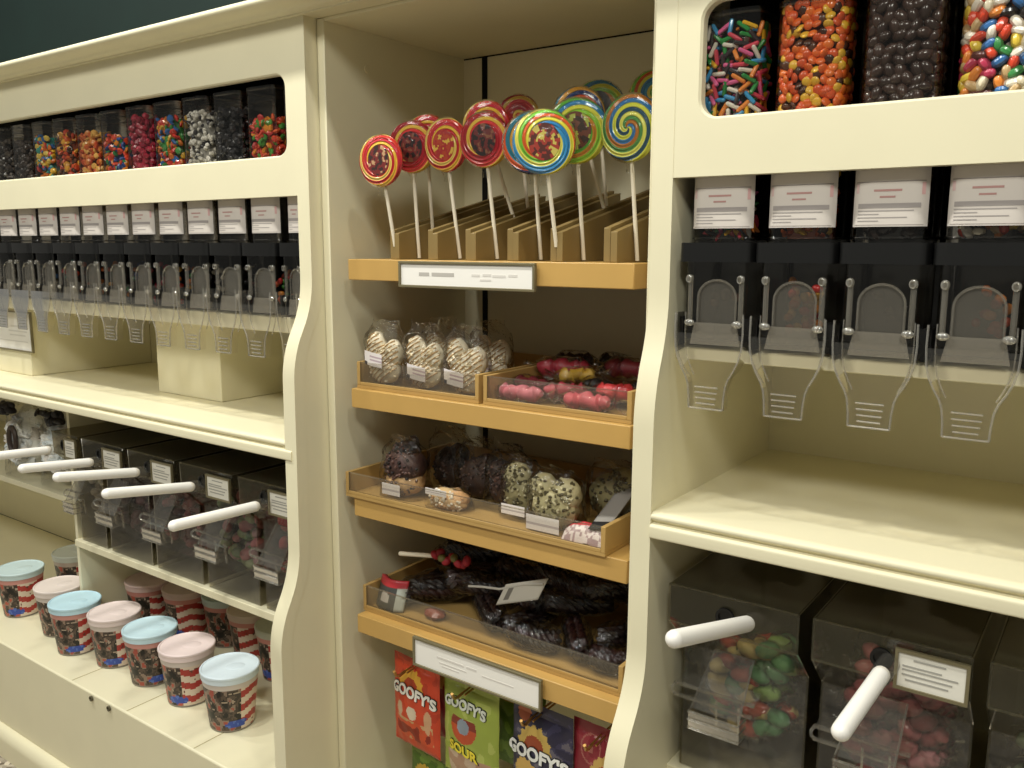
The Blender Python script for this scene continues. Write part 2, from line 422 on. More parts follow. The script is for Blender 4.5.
def make_dispenser(label, loc):
    root = thing('candy_dispenser', label, 'candy dispenser', (0, .073, 1.362), 'gravity candy dispensers')
    # jar
    b = MB(); ring = sup(JA, JB, JN, JY)
    loft(b, ring, 1.505, 1.800)
    for z in (1.512, 1.797):
        b.tube([(x * 1.01, JY + (y - JY) * 1.01, z) for x, y in ring], .0013, 6, closed=True)
    jar_ = b.build('jar', JAR, root)
    lid = MB(); loft(lid, sup(JA, JB, JN, JY, off=.001), 1.798, 1.803, top=True); lid.build('lid', JAR, root)
    lb = MB(); label_mesh(lb); lb.build('label', PAPER, jar_)
    # collar
    b = MB(); ring = sup(.0525, .069, 9, .071); loft(b, ring, 1.4805, 1.506, top=True, bottom=True); b.build('collar', BLACK, root, bevel=.0015)
    # lower body
    b = MB(); ring = sup(.045, .062, 8, .069); loft(b, ring, 1.364, 1.4805)
    body_ = b.build('lower_body', JAR, root)
    # black bracket cheeks and foot
    b = MB()
    for sx in (-1, 1):
        b.box(sx * .0515 - .0015, sx * .0515 + .0015, .06, .17, 1.3625, 1.48)
        b.plate(round_poly([(sx * .0475, 1.366), (sx * .0525, 1.366), (sx * .0525, 1.405), (sx * .0475, 1.405)], [.002] * 4), .018, .06)
    b.box(-.052, .052, .150, .174, 1.3625, 1.48)
    b.box(-.045, .045, .130, .150, 1.3625, 1.372)
    b.build('bracket', BLACK, root)
    # inner chute: a frosted arch with rim
    arch = [(-.027, 1.376), (.027, 1.376)] + [(.027 * math.cos(a), 1.432 + .024 * math.sin(a)) for a in [PI * k / 14 for k in range(15)]]
    b = MB(); b.plate(arch, .022, .024); ch_ = b.build('chute', FROST, root)
    b = MB(); b.plate([(-.036, 1.368), (.036, 1.368), (.030, 1.398), (-.030, 1.398)], .0160, .0175); b.build('chute_lip', FROST2, root)
    b = MB(); b.tube([(x, .019, z) for x, z in arch[1:]] + [(-.027, .019, 1.376)], .0017, 6); b.build('chute_rim', EDGE, ch_)
    for sx in (-1, 1):
        b = MB()
        b.tube([(sx * .036, .026, 1.402), (sx * .036, .026, 1.462)], .0034, 10)
        b.ell((sx * .036, .023, 1.4575), (.0052, .0025, .0062), n=12)
        b.tube([(sx * .036 + .0035 * math.cos(q), .018, 1.4575 + .0045 * math.sin(q)) for q in [k * PI / 5 for k in range(10)]], .0009, 5, closed=True)
        b.ell((sx * .034, .020, 1.398), (.0078, .004, .005), n=12)
        b.v = [(x, y - .012, z) for x, y, z in b.v]
        b.build('pivot', EDGE, body_)
    # lever: clear channel narrowing to a ribbed tongue
    hw = [(1.412, .0475), (1.385, .0480), (1.365, .0468), (1.350, .0430), (1.337, .0370), (1.326, .0305), (1.316, .0270), (1.300, .0250), (1.283, .0243)]
    def yy(z): return -.006 + .0 * z
    b = MB(); e = MB()
    vs = [(sx * w, yy(z), z) for z, w in hw[1:] for sx in (-1, 1)]
    n = len(hw) - 1
    b.add(vs, [(2 * i, 2 * i + 1, 2 * i + 3, 2 * i + 2) for i in range(n - 1)])
    for sx in (-1, 1):
        vs = [(sx * w, y, z) for z, w in hw for y in (yy(z), 0.021 if z > 1.33 else .010)]
        b.add(vs, [(2 * i, 2 * i + 1, 2 * i + 3, 2 * i + 2) for i in range(n)])
        e.tube([(sx * w, yy(z), z) for z, w in hw], .0014, 6)
        e.tube([(sx * w * .86, .012, z) for z, w in hw[:6]], .0010, 6)
    e.tube([(-.0243, yy(0), 1.283), (.0243, yy(0), 1.283)], .0013, 6)
    for k in range(4):
        z = 1.3125 - k * .0075
        e.tube([(-.0165 + .001 * k, yy(z) - .0008, z), (.0165 - .001 * k, yy(z) - .0008, z)], .0012, 6)
    lv = b.build('lever', ACRB, root); e.build('lever_rim', EDGE, lv)
    root.location = loc
    return root

DZ = 1.362
RX = (-.4625, -.357, -.2515, -.1455)
Rkind = ('rainbow licorice pieces', 'orange and brown lentils', 'chocolate coated almonds', 'mixed jelly beans')
disp = make_dispenser('large clear dispenser of rainbow licorice pieces, next to the stile left of the right-hand cabinet', (RX[0], .073, DZ))
order = ('first', 'second', 'third', 'fourth')
for i in (1, 2, 3):
    copy_tree(disp, (RX[i], .073, DZ), f'large clear dispenser of {Rkind[i]}, {order[i]} from the right-hand cabinet stile')
copy_tree(disp, (RX[3] + .1065, .073, DZ), 'large clear dispenser mostly cut off by the right picture edge')
LX = [-1.4105 - .1063 * k for k in range(12)]
Lkind = ['red orange and green gummies', 'black licorice drops', 'white and black speckled candies', 'green and orange sours', 'dark pink gummies', 'blue and orange candies',
         'pale orange gummies', 'orange and brown candies', 'multicoloured candies with yellow', 'dark brown candies', 'charcoal brown candies', 'blackish candies']
nth = ['nearest the cabinet stile', 'second from the stile', 'third from the stile', 'fourth from the stile', 'fifth from the stile', 'sixth from the stile', 'seventh from the stile',
       'eighth from the stile', 'ninth from the stile', 'tenth from the stile', 'eleventh from the stile', 'last at the left edge']
for k, x in enumerate(LX):
    copy_tree(disp, (x, .073, DZ), f'slim dispenser of {Lkind[k]}, left cabinet, {nth[k]}')
last = copy_tree(disp, (-1.3153, .073, DZ), 'slim dispenser half hidden behind the front stile of the left cabinet')
last.scale = (.6, 1, 1)

# ------------------------------------------------------------------ loose candy in the jars
def rnd_rot():
    return Matrix.Rotation(random.uniform(0, 2 * PI), 3, 'Z') @ Matrix.Rotation(random.uniform(0, PI), 3, 'X') @ Matrix.Rotation(random.uniform(0, 2 * PI), 3, 'Y')
arc_table = {}
def hull_pt(off, t):
    """a point on the jar's front half; t 0..1 goes from its left side to its right side"""
    if off not in arc_table:
        P = [((JA + off) * sgnpow(math.cos(PI + PI * k / 400), .5), JY + (JB + off) * sgnpow(math.sin(PI + PI * k / 400), .5)) for k in range(401)]
        L = [0]
        for p, q in zip(P, P[1:]): L.append(L[-1] + math.hypot(q[0] - p[0], q[1] - p[1]))
        arc_table[off] = (P, L)
    P, L = arc_table[off]; d = t * L[-1]
    k = min(399, max(0, bisect.bisect_left(L, d) - 1)); f_ = (d - L[k]) / max(1e-9, L[k + 1] - L[k])
    return (P[k][0] + (P[k + 1][0] - P[k][0]) * f_, P[k][1] + (P[k + 1][1] - P[k][1]) * f_)
def candy_fill(name, label, cx, z0, z1, size, colours, shape, n, mat=CANDY, off=-.010):
    b = MB()
    # an uneven core so that nothing shows through between the pieces
    for _ in range(n):
        x, y = hull_pt(round(off - random.choice((0, .003, .006)), 4), random.uniform(.0, 1)); z = random.uniform(z0, z1)
        c = tuple(v * .82 for v in rgb(random.choice(colours))); s = size * random.uniform(.85, 1.1)
        rad = {'rod': (s, s * .33, s * .33), 'lentil': (s, s, s * .5), 'egg': (s, s * .68, s * .68), 'ball': (s, s * .9, s * .8)}[shape]
        b.ell((cx + x, y, z), rad, rnd_rot(), 7, 4, c=c)
    core = sup(JA - .018, JB - .018, 3, JY, 20); cc = rgb(colours[0])
    loft(b, core, z0 - .004, z1 - .004, c=(rgb('17150f') if shape in ('rod', 'egg') else tuple(v * .5 for v in cc)), top=True, bottom=True, dx=cx)
    return tag(b.build(name, mat), label, 'candy', 'loose candy in the dispensers', 'stuff')
Lcol = [['d8472f', 'e8912f', '4f9a3f', 'e0603a', 'c93a38'], ['18171a', '222024', '2c2a2c'], ['e4e0d6', 'd8d4ca', '39363a', 'f0ece2', 'cfcabf'], ['3f8f46', 'e07b2c', 'd33a2c', 'e8b53a', '2f66a8'],
        ['a8263c', 'b83048', '96203a'], ['2456a0', 'e98a2e', '2f8a4a', 'e04a2e', '1d3f86'], ['d9692e', 'e08a44', 'e8b25c', 'd2542a'], ['d9602a', '6b3a20', 'e8a83a', 'c9482a', '45291a'],
        ['2f9a8e', 'e8b52e', 'e07a2c', 'd83e3a', 'f0d060', '3a6fb0'], ['3a302b', '4a3f38', '2a2422'], ['3b332e', '2b2624', '4c443d'], ['2b2725', '38322e']]
Ltop = [1.745, 1.775, 1.775, 1.772, 1.782, 1.75, 1.765, 1.772, 1.77, 1.765, 1.77, 1.76]
for k, x in enumerate(LX):
    shp = 'ball' if k in (1, 2, 4, 9, 10, 11) else 'lentil'
    sz = .0055 if k == 2 else .0085
    candy_fill('loose_candy', f'{Lkind[k]} heaped in the left cabinet jar {nth[k]}', x, 1.645, Ltop[k], sz, Lcol[k], shp, 330 if k == 2 else 200, off=-.0075)
Rcol = [['e8b32e', 'e0679a', '3f9ad0', '2f8f46', 'e9e2d4', 'd9485c', '3a3438', 'e88a3a'], ['e0662a', 'e8742c', 'd9582a', '5a3420', 'e8b53a', '48281a'],
        ['3a2a24', '43312a', '352621'], ['d84a30', 'e8dcc0', '3d6fa8', 'e8c84a', '5a2f2a', '3f8a4a', 'e48a3a', 'b83a56', 'c8a878', '2a2422', 'f0e6d6']]
Rnames = [('candy_rod', 'rod', .0105, 1.787), ('candy_lentil', 'lentil', .0066, 1.797), ('chocolate_almond', 'egg', .0108, 1.795), ('jelly_bean', 'egg', .0088, 1.795)]
Rword = [['yellow', 'pink', 'blue', 'green', 'white', 'red', 'black', 'orange'], ['orange', 'orange', 'orange', 'brown', 'yellow', 'brown'],
         ['brown', 'brown', 'brown'], ['red', 'cream', 'blue', 'yellow', 'maroon', 'green', 'orange', 'berry pink', 'tan', 'black', 'white']]
for i, cx in enumerate(RX):
    nm, shp, size, ztop = Rnames[i]
    candy_fill('loose_candy', f'{Rkind[i]} packed deep inside the {order[i]} large jar from the stile', cx, 1.515, ztop - .004, size, Rcol[i], shp, 260 if shp != 'lentil' else 480, off=-.015)
    # one mesh per colour, every piece an object of its own
    proto = []
    for c in Rcol[i]:
        b = MB()
        rad = {'rod': (size, size * .3, size * .3), 'lentil': (size, size, size * .5), 'egg': (size, size * .68, size * .68)}[shp]
        if shp == 'rod': b.capsule((-size * .75, 0, 0), (size * .75, 0, 0), size * .28, 8, c=rgb(c))
        elif nm == 'jelly_bean':
            b.tube([(size * q, .0, .12 * size * (1 - q * q) * 2) for q in (-1, -.92, -.7, -.35, 0, .35, .7, .92, 1)], [size * w for w in (.12, .36, .56, .64, .65, .64, .56, .36, .12)], 10, c=rgb(c))
        else: b.ell((0, 0, 0), rad, None, 12, 8, c=rgb(c), bumpy=.06 if shp == 'egg' else 0, sd=len(proto))
        o = b.build(nm, CANDY); o.name = nm; proto.append(o)
    used = set(); placed = []
    step = {'rod': .0128, 'lentil': .0098, 'egg': .0138}[shp]
    if nm == 'jelly_bean': step = .0122
    z = 1.660; row = 0
    while z < ztop:
        L = .160; nn = max(3, int(L / (step * 1.12)))
        for q in range(nn):
            t = (q + .5 + .5 * (row % 2) + random.uniform(-.22, .22)) / (nn + .5)
            ci = random.randrange(len(proto))
            if nm == 'candy_lentil': ci = random.choice((0, 0, 1, 1, 2, 2, 3, 4, 5, 4))
            x, y = hull_pt(round(-size * .62 - .001, 4), min(max(t, 0.02), .98))
            o = proto[ci]
            if ci in used:
                o = o.copy(); col.objects.link(o)
            used.add(ci)
            nrm = Vector((x, y - JY, 0)).normalized()
            if shp == 'lentil':
                R = Matrix.Rotation(random.uniform(-.9, .9), 3, 'X') @ nrm.to_track_quat('Z', 'Y').to_matrix() @ Matrix.Rotation(random.uniform(-.5, .5), 3, 'Y')
            else:
                R = nrm.to_track_quat('Z', 'Y').to_matrix() @ Matrix.Rotation(random.uniform(0, 2 * PI), 3, 'Z') @ Matrix.Rotation(random.uniform(-.35, .35), 3, 'Y')
            o.location = (cx + x, y, z + random.uniform(-.0025, .0025)); o.rotation_euler = R.to_euler()
            tag(o, f'{Rword[i][ci]} piece among the {Rkind[i]} in the {order[i]} large jar', 'candy', f'{Rword[i][ci]} {Rkind[i]}')
        z += step * .86; row += 1
    for k, o in enumerate(proto):
        if k not in used: bpy.data.objects.remove(o)
# a few pieces caught in the lower bodies of the right dispensers
for i, (cs, n) in enumerate(((['6a5a52', '8a6a5c'], 5), (['d8862e', 'c9322e', 'e0b04a', 'd9602a'], 34), (['2a201c', '3a2c26'], 5), (['d9702e', 'c04a2a', 'e08a3c', 'b5402c'], 12))):
    b = MB()
    for _ in range(n):
        b.ell((RX[i] + random.uniform(-.018, .026), random.uniform(.03, .055), random.uniform(1.395, 1.46) if n > 6 else random.uniform(1.41, 1.445)), (.0075, .006, .0055), rnd_rot(), 9, 6, c=rgb(random.choice(cs)))
    tag(b.build('loose_candy', CANDY), f'loose {Rkind[i]} waiting in the chute of the {order[i]} large dispenser', 'candy', 'loose candy in the chutes', 'stuff')
for k, x in enumerate(LX):
    b = MB()
    for _ in range(16):
        b.ell((x + random.uniform(-.03, .03), random.uniform(.05, .09), random.uniform(1.372, 1.46)), (.008, .006, .006), rnd_rot(), 7, 5, c=rgb(random.choice(Lcol[k])))
    tag(b.build('loose_candy', CANDY), f'{Lkind[k]} in the chute of the slim dispenser {nth[k]}', 'candy', 'loose candy in the slim chutes', 'stuff')

# ------------------------------------------------------------------ scoop bins
def make_bin(w, card, loc, label):
    root = thing('scoop_bin', label, 'candy bin', (0, .05, .7135), 'clear scoop bins')
    h = w / 2 - .004
    pr_ = [(.052, .714), (.052, .912), (-.005, .968), (-.007, 1.024), (.40, 1.024), (.40, .714)]
    b = MB()
    for sx in (-1, 1):
        b.prism(pr_, sx * h - .0016, sx * h + .0016, smooth=False)
    b.build('side_wall', ACRD, root)
    b = MB()
    def sheet(a, c, t=.0015):
        (ya, za), (yb, zb) = a, c
        b.add([(-h, ya, za), (h, ya, za), (h, yb, zb), (-h, yb, zb)], [(0, 1, 2, 3)], smooth=False)
    sheet(pr_[0], pr_[1]); sheet(pr_[1], pr_[2]); sheet((.052, .714), (.40, .714)); sheet((.054, .772), (.399, .722)); sheet((.4, .714), (.4, 1.024))
    b.build('front_wall', ACR, root)
    # lid: top sheet and the upright band that carries the label
    b = MB()
    b.add([(-h, -.007, 1.024), (h, -.007, 1.024), (h, .40, 1.024), (-h, .40, 1.024)], [(0, 1, 2, 3)], smooth=False)
    b.add([(-h, -.0055, .968), (h, -.0055, .968), (h, -.007, 1.024), (-h, -.007, 1.024)], [(0, 1, 2, 3)], smooth=False)
    b.tube([(-h, -.006, .968), (h, -.006, .968)], .0018, 6); b.tube([(-h, -.007, 1.024), (h, -.007, 1.024)], .0018, 6)
    lid_ = b.build('lid', ACRD, root)
    # round scoop hole with a black grommet
    b = MB(); R1, R2 = .0135, .0095
    ring = [(R2, 0), (R1, 0), (R1, .004), (R2, .004), (R2, 0)]
    b.lathe(ring, 20); b.lathe([(R2, .001), (.0002, .001)], 20)
    b.v = [(-.004 + x - .003, -.0072 - z, .9955 + y) for x, y, z in b.v]
    b.build('grommet', BLACK, lid_)
    if card:
        x0, x1 = .009, .092
        fr = MB()
        for q in ((x0, x1, .9635, .9675), (x0, x1, 1.0115, 1.0155), (x0, x0 + .004, .9675, 1.0115), (x1 - .004, x1, .9675, 1.0115)):
            fr.box(q[0], q[1], -.0135, -.0085, q[2], q[3])
        f = fr.build('label_frame', FRAME, root)
        cd = MB(); cd.box(x0 + .003, x1 - .003, -.0112, -.0090, .9665, 1.0125, c=rgb('e6e2d6'))
        for z, a, e in ((1.004, .030, .066), (.995, .018, .062), (.9905, .018, .080), (.984, .018, .074), (.9775, .022, .070)):
            cd.box(a, e, -.0117, -.0112, z - .0011, z + .0011, c=rgb('a5a29a'))
        cd.build('label_card', PAPER, f)
    # hinged clear scoop flap with a boxed pocket
    b = MB()
    def bar(z, y, x0, x1, hh): b.box(x0, x1, y - .003, y + .003, z - hh, z + hh)
    bar(.862, .020, -w * .5 + .004, .030, .0016); bar(.846, .016, -w * .5 + .006, .028, .0016)
    b.tube([(-.090, .020, .862), (-.093, .014, .857), (-.092, .012, .851), (-.084, .014, .846)], .0022, 7)
    b.add([(-.090, .022, .862), (.03, .022, .862), (.03, .05, .867), (-.09, .05, .867)], [(0, 1, 2, 3)], smooth=False)
    b.add([(-.058, .006, .838), (.014, .006, .838), (.018, .046, .918), (-.040, .046, .918)], [(0, 1, 2, 3)], smooth=False)
    b.tube([(-.058, .004, .838), (-.040, .044, .918), (.018, .044, .918), (.014, .004, .838)], .0014, 6)
    for z, y in ((.8385, -.006), (.826, -.006), (.812, -.004)):
        b.tube([(-.058, .022, z), (-.058, y, z), (.018, y, z), (.018, .022, z)], .0016, 6)
    b.add([(-.058, -.005, .838), (.018, -.005, .838), (.018, -.003, .811), (-.058, -.003, .811)], [(0, 1, 2, 3)], smooth=False)
    b.add([(-.058, -.003, .811), (.018, -.003, .811), (.018, .022, .811), (-.058, .022, .811)], [(0, 1, 2, 3)], smooth=False)
    for sx in (-.058, .018): b.add([(sx, -.005, .838), (sx, -.003, .811), (sx, .022, .811), (sx, .022, .838)], [(0, 1, 2, 3)], smooth=False)
    for x in (-.03, .004): b.tube([(x, .030, .846), (x, .034, .80)], .0018, 6)
    b.build('scoop_flap', FLAP, root)
    root.location = loc
    return root
BXR = (-.4135, -.2095, -.0055); WR = .192
binA = make_bin(WR, False, (BXR[0], .05, .7135), 'scoop bin of red and green candies beside the right-hand stile, without a card')
binB = make_bin(WR, True, (BXR[1], .05, .7135), 'clear scoop bin of pink candies with a framed label card, second in the right-hand cabinet')
binC = copy_tree(binA, (BXR[2], .05, .7135), 'clear scoop bin of pale green candies cut by the right picture edge')
BXL = [-1.3955 - .2075 * k for k in range(4)] + [-2.1955]
Lbin = ('red gummies, nearest the left cabinet stile', 'green and pink candies, second from the stile', 'dark red candies, third from the stile', 'purple brown candies, fourth from the stile', 'pale candies, farthest at left')
binL = []
for k, x in enumerate(BXL):
    binL.append(copy_tree(binB, (x, .05, .7135), f'left cabinet scoop bin of {Lbin[k]}'))

def make_scoop(base, tip, label):
    base = Vector(base); tip = Vector(tip); d = (tip - base).normalized()
    root = thing('candy_scoop', label, 'scoop', base, 'white handled candy scoops')
    MB().capsule(base + d * .03, tip - d * .0105, .0108, 14).build('handle', WHITEP, root)
    b = MB(); b.tube([base - d * .004, base + d * .034], .0128, 14, caps=False); b.build('ferrule', ACRB, root)
    # blade: a trough behind the lid
    u = d.cross(Vector((0, 0, 1))).normalized(); w = u.cross(d)
    def fn(s, t):
        a = PI * (s - .5) * .95
        return base - d * (.01 + .075 * t) + (u * math.sin(a) * .022 - w * math.cos(a) * .017 * (1 - .3 * t)) - Vector((0, 0, .0))
    b = MB(); b.grid(fn, 10, 4); b.build('blade', ACRB, root)
    return root
binL[4].scale = (.67, 1, 1)
make_scoop((-.376, -.012, 1.0020), (-.394, -.243, 1.060), 'white scoop handle sticking out of the red and green bin beside the right-hand stile')
make_scoop((-.2070, -.012, .9925), (-.2200, -.185, .975), 'white scoop handle sticking out of the pink candy bin by the framed card at right')
for k, (bx, tip) in enumerate((((-1.3909, -.012, .985), (-1.3909, -.232, .9947)), ((-1.6077, -.012, .986), (-1.6077, -.235, 1.020)), ((-1.8173, -.012, .985), (-1.8173, -.225, 1.0175)),
                               ((-2.015, -.012, .980), (-2.015, -.205, 1.0013)), ((-2.2148, -.012, .983), (-2.2148, -.175, .995)))):
    make_scoop(bx, tip, f'white scoop handle in the bin of {Lbin[k]}')

def wrapped(name, mats, length, r, c, seed):
    """a sweet in a twisted clear wrapper"""
    pass
def bin_candies(cx, w, colours, n, zt, what, names):
    protos = {}
    for k in range(n):
        ci = random.randrange(len(colours)); c = colours[ci]
        new = ci not in protos
        if new:
            root = thing('wrapped_candy', '', 'candy', (0, 0, 0))
            b = MB(); b.ell((0, 0, 0), (.019, .0125, .0125), None, 12, 8, c=rgb(c), bumpy=.12, sd=k); b.build('sweet', CANDYM, root)
            b = MB(); b.tube([(q, 0, 0) for q in (-.036, -.026, -.020, -.012, 0, .012, .020, .026, .036)], [.011, .0045, .006, .0136, .0146, .0136, .006, .0045, .011], 10, caps=False)
            b.v = [tuple(Vector(v) + Vector((0, .0025 * noise.noise(Vector(v) * 120), .0025 * noise.noise(Vector(v) * 130 + Vector((3, 1, 0)))))) for v in b.v]
            b.build('wrapper', WRAP, root); protos[ci] = root; o = root
        else: o = copy_tree(protos[ci])
        layer = k % 3
        x = cx + random.uniform(-w / 2 + .043, w / 2 - .043); y = (.076, .098, .125)[layer] + random.uniform(-.003, .008); z = .79 + (zt - .79) * ((k // 3) + .5) / (n / 3) + random.uniform(-.006, .006)
        o.location = (x, y, z); o.rotation_euler = (random.uniform(-.5, .5), random.uniform(-.6, .6), random.uniform(-.5, .5))
        tag(o, f'{names[ci]} wrapped candy in the {what}', 'candy', f'{names[ci]} candies in the {what}')
bin_candies(BXR[0], WR, ['c84e38', '93b766', 'd8c078', '5f9a68', 'b84a34'], 96, .925, 'bin beside the right-hand stile', ['red', 'green', 'gold', 'green', 'red'])
bin_candies(BXR[1], WR, ['b85a62', 'd08490', '94424a', 'c27078'], 96, .95, 'middle bin of the right cabinet', ['pink', 'pink', 'dark pink', 'pink'])
bin_candies(BXR[2], WR, ['9aa88a', 'b9c0a0', 'a85848', '7f9a74'], 60, .935, 'bin at the right picture edge', ['green', 'pale green', 'red', 'green'])
LB = [(['b23a40', '9c2f38', 'c4484c', '8a9a6a'], .985), (['8f9a72', 'b06a70', '6f8a62', 'a8848a'], .95), (['7d3a3e', '8f4a4e', '5e3a3c'], .95), (['4a3038', '3c2a30', '6a4a50'], .955), (['b8ae9c', 'a89c88', '8a7f70'], .95)]
for k, x in enumerate(BXL):
    b = MB(); cs, zt = LB[k]
    for _ in range(150):
        y = random.uniform(.073, .2); z = random.uniform(.785, zt - .02) + .012 * math.sin(40 * y)
        b.ell((x + random.uniform(-.074, .074) * (.6 if k == 4 else 1), y, z), (.017, .012, .012), rnd_rot(), 8, 5, c=rgb(random.choice(cs)))
    tag(b.build('loose_candy', CANDYM), f'{Lbin[k].split(",")[0]} filling the bin {Lbin[k].split(",")[1].strip()}', 'candy', 'loose candy in the left bins', 'stuff')

# ------------------------------------------------------------------ cotton candy tubs
def cup_mesh(variant):
    def art(u, v):
        # u round the cup (0..1, .5 faces front), v up the side
        n1 = noise.noise(Vector((u * 22, v * 6, variant * 5.1 + 2.7))); n2 = noise.noise(Vector((u * 42 + 9, v * 12, variant * 2.3)))
        if v > .86: return None
        if v < .035: return rgb('8d8378')
        bu, bv = (u - (.53 if variant != 1 else .44)) / .075, (v - .15) / .085
        if bu * bu + bv * bv * 1.1 < 1 + .5 * n2: return rgb('2f4aa0') if n2 < .3 else rgb('4f6cb8')
        split = (.56, .47, .54)[variant]
        fl = ((u - split) % 1.0) < .34
        if fl:
            st = int((v * 7.2 + .35 * math.sin(u * 26)) % 2)
            if n2 > .50: return rgb('6a3a30')
            return rgb('a8342e') if st else rgb('d9c7b4')
        if n1 > .30: return rgb(('a04a3c', 'b0503f', '8f3f34')[variant])
        if n1 > .12: return rgb('8a7566')
        if n2 > .44: return rgb('a89684')
        if n1 < -.30: return rgb('17130f')
        return rgb('3b2f29') if n2 > -.1 else rgb('57483d')
    return art
def make_cup(variant, lidc, bandc, loc, rz, label):
    root = thing('cotton_candy_tub', label, 'candy tub', (0, 0, 0), 'cotton candy tubs')
    art = cup_mesh(variant); H = .120
    rad = lambda v: .0490 + (.0618 - .0490) * v
    band = rgb(bandc)
    b = MB()
    b.grid(lambda u, v: (rad(v) * math.cos(2 * PI * u - 1.5 * PI), rad(v) * math.sin(2 * PI * u - 1.5 * PI), .001 + H * v), 110, 36, cfn=lambda u, v: art(u, v) or band)
    b.lathe([(.0002, .003), (.0465, .003), (.0490, .001)], 40, c=rgb('6f655c'))
    b.build('tub', VCOL, root)
    l = MB(); c = rgb(lidc)
    c2 = tuple(min(1, x * .93) for x in c)
    l.lathe([(.0605, .117), (.0636, .118), (.0640, .129), (.0652, .1305), (.0652, .1345), (.0638, .1362), (.0615, .1366), (.0600, .1348), (.054, .1342), (.030, .1348), (.0003, .1350)], 44, c=c)
    l.ell((.012, -.006, .1348), (.022, .017, .0020), None, 14, 6, c=c2)
    l.build('lid', LIDMAT, root)
    root.location = loc; root.rotation_euler = (0, 0, rz)
    return root
LIDMAT = material('translucent lid', attr=True, rough=.4, spec=.5)
LIDMAT.node_tree.nodes['Principled BSDF'].inputs['Subsurface Weight'].default_value = .0
FACE = math.radians(50)
blue, pink, pale = 'c3dcE2'.lower(), 'e2cfc8', 'd6dee2'
front = [(-2.590, .030, 'bccfd0', 1, .3), (-2.370, .034, 'e0d3cc', 2, .9), (-2.226, .002, 'bcdce8', 0, -.1), (-2.075, .026, 'e3d2cd', 0, -.2), (-1.914, .026, 'c4dde6', 0, .25), (-1.757, .024, 'e6d3d0', 1, .0), (-1.584, .017, 'd3e0e8', 0, .05)]
fl = ['pale grey blue lidded', 'pinkish white lidded', 'light blue lidded', 'rosy white lidded', 'sky blue lidded', 'pale pink lidded', 'icy white lidded']
pos = ['seventh', 'sixth', 'fifth', 'fourth', 'third', 'second', 'first']
for (x, y, lc, v, dr), a, p in zip(front, fl, pos):
    make_cup(v, lc, 'c98f86' if lc[0] in 'bc' else 'cfc3bb', (x, y, .4306), FACE + dr, f'{a} candy tub, {p} from the stile in the front row')
back = [(-2.206, .205, 'dcbfb8', 1), (-2.072, .235, 'd3b9ae', 0), (-1.938, .268, 'b8c6c0', 0), (-1.804, .250, 'cdb8a8', 2), (-1.668, .232, 'bdbfae', 1)]
for k, (x, y, lc, v) in enumerate(back):
    make_cup(v, lc, 'c9877c', (x, y, .4306), FACE + (.3, -.8, .6, -.9, -.4)[k], f'candy tub in the shaded back row, {("fifth", "fourth", "third", "second", "first")[k]} from the stile')
make_cup(1, 'c6cabf', 'b9a99c', (-2.60, .20, .4306), FACE + .4, 'candy tub standing alone at the back beyond the divider panel')

# ------------------------------------------------------------------ gold shelves, racks and trays of the middle bay
SX0, SX1, SY0, SY1 = -1.2005, -.6030, .046, .420
def shelf(z0, z1, label):
    r = thing('display_shelf', label, 'shelf', (-.9, .05, z0), 'gold shelves of the middle bay')
    MB().box(SX0, SX1, SY0, SY1, z0, z1).build('board', GOLD, r, bevel=.0015)
    b = MB()
    for x in (-1.172, -.64): b.prism([(.427, z0 - .001), (.25, z0 - .001), (.427, z0 - .035)], x - .002, x + .002, smooth=False)
    b.build('bracket', DARKSLOT, r)
    return r
shelf(1.438, 1.4765, 'topmost gold shelf of the middle bay under the lollipops')
shelf(1.196, 1.2325, 'second gold shelf from the top with two trays of treats')
shelf(.9815, 1.0195, 'third gold shelf from the top under the wide cookie tray')
shelf(.7405, .7775, 'lowest gold shelf with bags hanging from hooks below it')

RKX = (-1.0977, -1.007, -.923, -.835, -.7505, -.6537)
for k, x in enumerate(RKX):
    r = thing('lollipop_rack', f'gold slotted lollipop rack on the top shelf, {("first", "second", "third", "fourth", "fifth", "sixth")[k]} from the left', 'rack', (x, .2, 1.477), 'slotted lollipop racks')
    MB().prism([(.066, 1.477), (.066, 1.5285), (.40, 1.607), (.40, 1.477)], x - .0125, x - .0015, smooth=False).build('rail', GOLDRACK_SHADE, r, bevel=.0008)
    MB().prism([(.062, 1.477), (.062, 1.5225), (.40, 1.602), (.40, 1.477)], x + .0015, x + .0125, smooth=False).build('rail', GOLDRACK_SHADE, r, bevel=.0008)
    MB().box(x - .0015, x + .0015, .09, .395, 1.477, 1.490).build('spacer', GOLDRACK_SHADE, r)

def tray(label, x0, x1, y0, y1, z0, h, bars=True):
    r = thing('candy_tray', label, 'tray', ((x0 + x1) / 2, (y0 + y1) / 2, z0), 'gold candy trays')
    t = .008
    MB().box(x0, x1, y0, y1, z0 + .0003, z0 + .006).build('tray_floor', GOLDTRAY, r)
    for xx in (x0, x1 - t): MB().box(xx, xx + t, y0, y1, z0 + .006, z0 + h).build('tray_side', GOLDTRAY, r, bevel=.0008)
    MB().box(x0 + t, x1 - t, y1 - t, y1, z0 + .006, z0 + h).build('tray_back', GOLDTRAY, r)
    MB().box(x0 + t, x1 - t, y0, y0 + .005, z0 + .006, z0 + .012).build('front_rail', GOLDTRAY, r, bevel=.0008)
    b = MB().box(x0 + t, x1 - t, y0 + .001, y0 + .004, z0 + .012, z0 + h - .001)
    b.box(x0 + t, x1 - t, y0 + .0005, y0 + .0045, z0 + h - .0018, z0 + h)
    b.build('front_pane', TRAYF, r)
    return r
tray('left gold tray of drizzled rice treats on the second shelf', -1.1965, -.9025, .058, .36, 1.2328, .0505)
